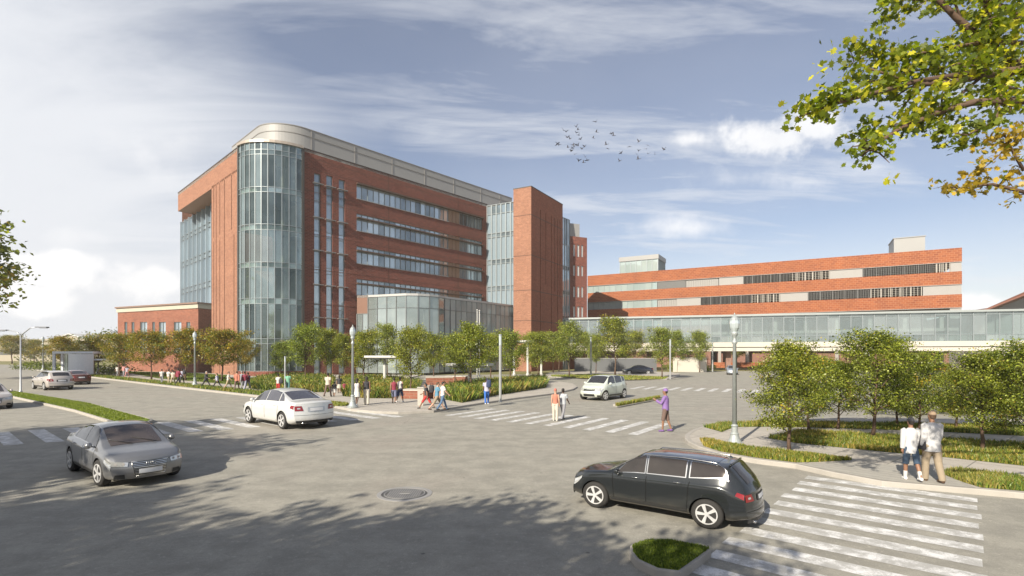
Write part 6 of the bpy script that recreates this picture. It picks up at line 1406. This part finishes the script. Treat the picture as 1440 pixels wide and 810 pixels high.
        for s in (-1, 1): k, an = o['leg', s][1:]; m.tube([k.lerp(an, .58), an-Vector((0, 0, .04))], [.052, .044], 12)
    elif kind == 'hair_short': eloft(m, [(0, hy+y, z+dz, rx, ry) for y, z, rx, ry in ((-.050, 1.575, .050, .040), (-.030, 1.62, .074, .068), (-.014, 1.665, .081, .092), (-.006, 1.71, .077, .098), (-.004, 1.742, .058, .078), (-.004, 1.762, .026, .036))])
    elif kind == 'hair_long': eloft(m, [(0, hy+y, z+dz, rx, ry) for y, z, rx, ry in ((-.072, 1.40, .055, .03), (-.062, 1.48, .078, .045), (-.045, 1.57, .088, .062), (-.022, 1.64, .088, .082), (-.010, 1.70, .082, .098), (-.004, 1.745, .060, .080), (-.004, 1.765, .028, .038))])
    elif kind == 'cap':
        eloft(m, [(0, hy+y, z+dz, rx, ry) for y, z, rx, ry in ((-.004, 1.672, .083, .104), (-.004, 1.70, .084, .105), (-.004, 1.74, .070, .088), (-.004, 1.768, .040, .052), (-.004, 1.776, .012, .014))])
        m.tube([(-.05, hy+.09, 1.682+dz), (-.04, hy+.15, 1.672+dz), (.04, hy+.15, 1.672+dz), (.05, hy+.09, 1.682+dz)], .010, 6); m.box(-.05, .05, hy+.06, hy+.155, 1.672+dz, 1.684+dz)
    elif kind == 'beanie': eloft(m, [(0, hy+y, z+dz, rx, ry) for y, z, rx, ry in ((-.012, 1.66, .083, .102), (-.010, 1.70, .085, .105), (-.008, 1.745, .072, .09), (-.008, 1.775, .042, .055), (-.008, 1.784, .012, .016))])
    v = voxel
    if kind in ('tee', 'tank', 'shirt', 'loose', 'jacket', 'trousers', 'wide', 'shorts', 'skirt', 'dress'): v = voxel*1.3
    MC[key] = remesh(m, kind, v if kind != 'eyes' else .004); return MC[key]
gP = 'people walking around the crossing'
def obj_mat(name, me, mat, par):
    o = link(name, me, par)
    o.material_slots[0].link = 'OBJECT'; o.material_slots[0].material = mat; return o
def person(px, py, top, heading, pose, label, tops, topm, bot, botm, skin='b', hair='black', hairk='hair_short', shoe='black', cap=None, build=1.0, vox=.011, z=.13, group=gP, under=None, socks=None, hs=1.0):
    g = G(px, py, z); h = (py-top)/F*g.y
    t = empty('person', g, heading, label, 'person', group, h/1.76)
    t.scale = (h/1.76*hs, h/1.76*hs, h/1.76)
    obj_mat('body', get('body', pose, vox, build), SKINS[skin], t); obj_mat('eyes', get('eyes', pose, vox, 1.0), BLACK, t)
    nm = {'tee': 't_shirt', 'shirt': 'shirt', 'tank': 'tank_top', 'loose': 'shirt', 'jacket': 'jacket'}[tops]
    obj_mat(nm, get(tops, pose, vox, build), topm, t); nb = {'trousers': 'trousers', 'wide': 'trousers', 'shorts': 'shorts', 'skirt': 'skirt', 'dress': 'skirt'}[bot]
    obj_mat(nb, get(bot, pose, vox, build), botm, t); obj_mat('shoes', get('shoes', pose, vox, 1.0), SHOE[shoe], t)
    if cap: obj_mat('cap', get('cap', pose, vox, 1.0), cap, t)
    if hairk == 'beanie': obj_mat('beanie', get('beanie', pose, vox, 1.0), cap or HAIR[hair], t)
    else: obj_mat('hair', get(hairk, pose, vox, 1.0), HAIR[hair], t)
    if socks: obj_mat('socks', get('socks', pose, vox, 1.0), socks, t)
    return t
AW, TO = R(0), R(180); RT, LT = R(-90), R(90)         # walking away, towards the camera, to the right, to the left
W_ = cloth('white', (.50, .49, .47)); OFF = cloth('offwhite', (.44, .41, .35)); LAV = cloth('lavender', (.36, .36, .45)); KH = cloth('khaki', (.36, .29, .19)); DKc = cloth('dark', (.035, .035, .042)); NAVY = cloth('navy', (.03, .045, .10)); GRY = cloth('grey', (.22, .22, .24)); MAR = cloth('maroon', (.20, .028, .05)); RED = cloth('red', (.42, .035, .035)); COR = cloth('coral', (.42, .16, .11)); TEAL = cloth('teal', (.09, .22, .32)); JEAN = cloth('jeans', (.08, .14, .24)); BLUE = cloth('blue', (.03, .12, .42)); SCR = cloth('scrub_green', (.16, .36, .25)); BRN = cloth('brown', (.13, .085, .07)); PUR = cloth('purple', (.20, .12, .31)); TAUPE = cloth('taupe', (.26, .21, .15)); PINK = cloth('pink', (.5, .24, .24)); DENIM = cloth('dark_denim', (.035, .06, .10)); WSH = cloth('white_shirt', (.44, .44, .45))
# the two men strolling away on the right
person(1281, 675.5, 588, R(-12), 'calm', 'person in white shirt, dark blue shorts and dark cap, left of the strolling pair', 'loose', WSH, 'shorts', DENIM, 'b', 'black', 'hair_short', 'white', DKc, .86, .008, group='two people strolling away on the right', socks=W_)
person(1311, 677.5, 578.5, R(-6), 'step', 'person in a loose white shirt, brown trousers and tan cap, right in the strolling pair', 'loose', WSH, 'wide', TAUPE, 'b', 'brown', 'hair_short', 'brown', cloth('tan_cap', (.25, .18, .12)), 1.02, .008, group='two people strolling away on the right', hs=1.0)
# purple jogger on the crossing
person(936, 607, 547, R(62), 'hold', 'person in a purple top, purple cap and dark knee length shorts crossing the road', 'shirt', PUR, 'shorts', BRN, 'b', 'black', 'hair_short', 'purple', None, 1.05, .008, 0)
t = [o for o in bpy.data.objects if o.name.startswith('person') and 'purple top' in o.get('label', '')][0]; obj_mat('beanie', get('beanie', 'hold', .008, 1.0), PUR, t)
person(781, 592, 547, R(-20), 'stand', 'person in a coral top and pale trousers holding hands on the crossing', 'tank', COR, 'wide', OFF, 'a', 'red', 'beanie', 'white', cloth('coral_cap', (.42, .13, .10)), .9, .009, 0)
person(791.5, 591, 545, R(-30), 'walk1', 'person in a pale grey T-shirt and dark trousers next to the person in coral', 'tee', cloth('palegrey', (.36, .38, .41)), 'trousers', GRY, 'c', 'black', 'hair_short', 'black', None, 1.05, .009, 0)
# group at the corner
person(600, 574.5, 536.5, R(78), 'stride', 'person in a black jacket and bright red shorts striding at the corner', 'tee', DKc, 'shorts', RED, 'b', vox=.010)
person(614.5, 576.5, 534.5, R(-70), 'stride', 'person in a teal T-shirt and tan trousers in front of the corner group', 'tee', TEAL, 'shorts', TAUPE, 'a', 'brown', shoe='brown', vox=.010)
person(622.5, 577, 535.5, R(-60), 'walk1', 'person in a white T-shirt and blue jeans right behind the one in teal', 'tee', W_, 'trousers', JEAN, 'a', 'black', vox=.010)
person(554, 567.5, 530, R(8), 'walk1', 'person in maroon top and slate shorts walking left of the bare stemmed tree', 'tank', MAR, 'shorts', cloth('slate', (.12, .13, .20)), 'b')
person(562.5, 566, 529, R(-8), 'walk2', 'person in a white vest and navy shorts beside the one in maroon', 'tank', W_, 'shorts', NAVY, 'b', shoe='white')
person(515.5, 569, 529.5, R(10), 'stand', 'person in a black top and cream trousers right of the street lamp', 'tank', DKc, 'wide', OFF, 'b', 'black', 'hair_long')
person(502, 570, 532, R(-15), 'step', 'person in a white dress close to the street lamp', 'tank', W_, 'dress', W_, 'c', 'black', 'hair_long', 'white')
person(684.5, 569, 530.5, R(5), 'walk2', 'person in a white shirt and blue trousers by the silver lamp column', 'tee', LAV, 'trousers', BLUE, 'b', shoe='white')
person(461, 558, 523.5, R(-5), 'walk2', 'person in a cream T-shirt and dark trousers behind the boot of the white sedan', 'tee', OFF, 'trousers', BRN, 'b')
person(470, 557.5, 537, R(0), 'step', 'small child in dark clothes beside the person in the cream T-shirt', 'tee', DKc, 'shorts', W_, 'b', hs=1.15)
person(477, 553, 527, R(15), 'walk1', 'person in a dark top and pale skirt near the child', 'tee', DKc, 'skirt', OFF, 'b', 'black', 'hair_long')
person(484, 554, 537, R(-10), 'stand', 'small child in red right of the person in the pale skirt', 'tee', MAR, 'trousers', RED, 'b', hs=1.1)
person(391.5, 553.5, 526, R(-4), 'stand', 'person in a white top and red trousers above the roof of the white sedan', 'tee', W_, 'trousers', RED, 'b')
person(405, 553, 524, R(2), 'step', 'person in green scrubs above the roof of the white sedan', 'tee', SCR, 'trousers', cloth('scrub_dark', (.10, .22, .22)), 'b')
# sidewalk groups on the left
person(227.5, 539.5, 518.5, R(20), 'walk1', 'person in white at the left end of the first sidewalk group', 'tee', W_, 'trousers', GRY, 'b', vox=.014)
person(237, 540, 519.5, R(-10), 'step', 'person in white and khaki, second in the first sidewalk group', 'tee', W_, 'trousers', KH, 'a', vox=.014)
person(243, 541, 520, R(5), 'walk2', 'person in a cream shirt in the middle of the first sidewalk group', 'tee', OFF, 'trousers', KH, 'a', vox=.014)
person(250.5, 541, 517.5, R(-20), 'walk1', 'person in dark maroon in the first sidewalk group', 'jacket', MAR, 'trousers', DKc, 'b', vox=.014)
person(256, 540, 518, R(15), 'walk2', 'person with a lavender top at the right end of the first sidewalk group', 'tee', LAV, 'trousers', DKc, 'b', vox=.014)
person(289.5, 545, 520.5, RT, 'stride', 'person in a black suit walking right past the street lamp', 'jacket', DKc, 'trousers', DKc, 'a', 'grey', vox=.014)
person(305.5, 546, 523, LT, 'stride', 'person in a lavender shirt and dark trousers striding alone', 'shirt', LAV, 'trousers', DKc, 'a', 'brown', vox=.014)
person(321, 547.5, 522, R(-70), 'walk1', 'person in a pale shirt and khaki shorts on the sidewalk', 'tee', W_, 'shorts', KH, 'a', 'brown', vox=.014)
person(333, 549.5, 521, R(15), 'walk2', 'person in an orange red shirt with brown trousers on the sidewalk', 'shirt', COR, 'trousers', BRN, 'a', 'brown', vox=.014)
person(340, 548, 521.5, R(-15), 'step', 'person in grey left in the cluster of three at the glass corner', 'tee', GRY, 'trousers', GRY, 'a', 'grey', vox=.014)
person(344, 549, 521.5, R(5), 'walk1', 'person in maroon and pale trousers in the middle of the cluster of three', 'shirt', MAR, 'trousers', LAV, 'b', vox=.014)
person(348.5, 548.5, 523, R(-5), 'walk2', 'person in dark clothes on the right of the cluster of three', 'jacket', cloth('plum', (.09, .05, .07)), 'trousers', GRY, 'b', vox=.014)
person(165, 530, 513.5, R(10), 'walk1', 'person in white far along the left sidewalk', 'tee', W_, 'trousers', GRY, 'b', vox=.016)
person(174, 531, 512.5, R(-10), 'step', 'person in pink far along the left sidewalk', 'tee', PINK, 'trousers', GRY, 'a', vox=.016)
person(178.5, 531, 514, R(5), 'walk2', 'person in pale mauve right of the one in pink far along the left sidewalk', 'tee', LAV, 'trousers', PINK, 'a', vox=.016)
# bags carried by people
def bag(px, py, zz, sz, mat, label, dx=0, dy=0):
    g = G(px, py, .13); t = empty('bag', (g.x+dx, g.y+dy, .13+zz), 0, label, 'bag'); m = MB(); w_, d_, h_ = sz
    eloft(m, [(0, 0, -h_/2, w_*.42, d_*.42), (0, 0, -h_*.42, w_*.5, d_*.5), (0, 0, h_*.3, w_*.48, d_*.45), (0, 0, h_*.5, w_*.3, d_*.3)], 12); m.build('body', mat, t, smooth=True)
    m = MB(); m.tube([(-w_*.3, 0, h_*.4), (-w_*.2, 0, h_*.75), (w_*.2, 0, h_*.75), (w_*.3, 0, h_*.4)], .018, 6); m.build('strap', mat, t)
bag(395, 553.5, .95, (.34, .16, .34), DKc, 'black shoulder bag of the person in red trousers', .05, -.1)
bag(688, 569, 1.28, (.30, .18, .44), NAVY, 'navy backpack of the person in blue trousers', -.02, -.22)
bag(604, 574.5, 1.1, (.30, .2, .42), DKc, 'black backpack of the person in red shorts', .12, .0)
bag(1297.5, 677, .95, (.10, .30, .36), DKc, 'black bag held between the two strolling people', 0, .05)
bag(259, 540, 1.2, (.3, .2, .42), DKc, 'dark backpack at the right end of the first sidewalk group', 0, 0)
# ---------------------------------------------------------------- birds
BIRD = plain('bird_feathers', (.06, .06, .075), .7)
def bird_mesh(seed):
    r = random.Random(seed); m = MB(); eloft_ = [(0, y, 0, rx, rz) for y, rx, rz in ((-.20, .012, .01), (-.12, .03, .025), (0, .055, .05), (.10, .05, .045), (.16, .03, .03), (.20, .028, .028), (.25, .006, .006))]
    n = 10; vs = [(rx*math.cos(2*math.pi*k/n), y, rz*math.sin(2*math.pi*k/n)) for _, y, _, rx, rz in eloft_ for k in range(n)]
    m.add(vs, [(i*n+k, i*n+(k+1) % n, (i+1)*n+(k+1) % n, (i+1)*n+k) for i in range(6) for k in range(n)])
    f = R(r.choice((55, 40, 20, -10, 62)))
    for s in (-1, 1):
        a = Vector((s*.04, .05, .01)); e = a+Vector((s*.16*math.cos(f), .03, .16*math.sin(f))); tp = e+Vector((s*.24*math.cos(f*.5), -.07, .24*math.sin(f*.6)))
        for z in (0, .008): m.face([a+Vector((0, .05, z)), e+Vector((0, .05, z)), tp+Vector((0, 0, z)), e+Vector((0, -.10, z)), a+Vector((0, -.09, z))])
    m.add([(-.015, -.18, 0), (.015, -.18, 0), (.05, -.30, 0), (-.05, -.30, 0), (-.015, -.18, .008), (.015, -.18, .008), (.05, -.30, .008), (-.05, -.30, .008)], [(0, 1, 2, 3), (4, 5, 6, 7), (0, 1, 5, 4), (1, 2, 6, 5), (2, 3, 7, 6), (3, 0, 4, 7)])
    return m.mesh('bird', BIRD, True)
BM = [bird_mesh(i) for i in range(6)]; rb = random.Random(11)
for x, y in ((180, 185), (205, 200), (222, 265), (252, 282), (110, 335), (128, 350), (232, 378), (285, 350), (300, 365), (318, 345), (345, 350), (280, 382), (320, 145), (345, 180), (320, 210), (352, 240), (368, 285), (392, 390), (420, 365), (275, 415), (305, 455), (348, 525), (405, 548), (425, 485), (443, 520), (545, 88), (552, 206), (515, 272), (718, 222), (742, 244), (662, 345), (675, 390), (825, 440), (812, 530), (922, 370), (1030, 310), (1022, 415), (1005, 455), (1022, 508), (1112, 395), (1130, 355), (1128, 448), (1208, 455), (1312, 398)):
    px, py = 770+x/8, 160+y/8; Y = 62+rb.uniform(-4, 4)
    o = link('bird', rb.choice(BM), None, ((px-CX)/F*Y, Y, EH+(HY-py)/F*Y)); o.rotation_euler = (rb.uniform(-.6, .6), rb.uniform(-.6, .6), rb.uniform(-.9, 1.6)); s = rb.uniform(.75, 1.05); o.scale = (s, s, s)
    tag(o, 'small dark bird of the flock in the sky right of the hospital', 'bird', 'flock of birds')
# ---------------------------------------------------------------- haze
hz = MB(); hz.box(-300, 190, -70, 345, -1.0, 46); ho = hz.build('haze', None); tag(ho, kind='stuff')
hmat = bpy.data.materials.new('haze_air'); hmat.use_nodes = True; t = hmat.node_tree; t.nodes.clear(); o = N(t, 'ShaderNodeOutputMaterial'); v = N(t, 'ShaderNodeVolumePrincipled')
v.inputs['Color'].default_value = (1.0, .97, .90, 1); v.inputs['Density'].default_value = .0004; v.inputs['Anisotropy'].default_value = 0; t.links.new(v.outputs[0], o.inputs['Volume'])
ho.data.materials.clear(); ho.data.materials.append(hmat)
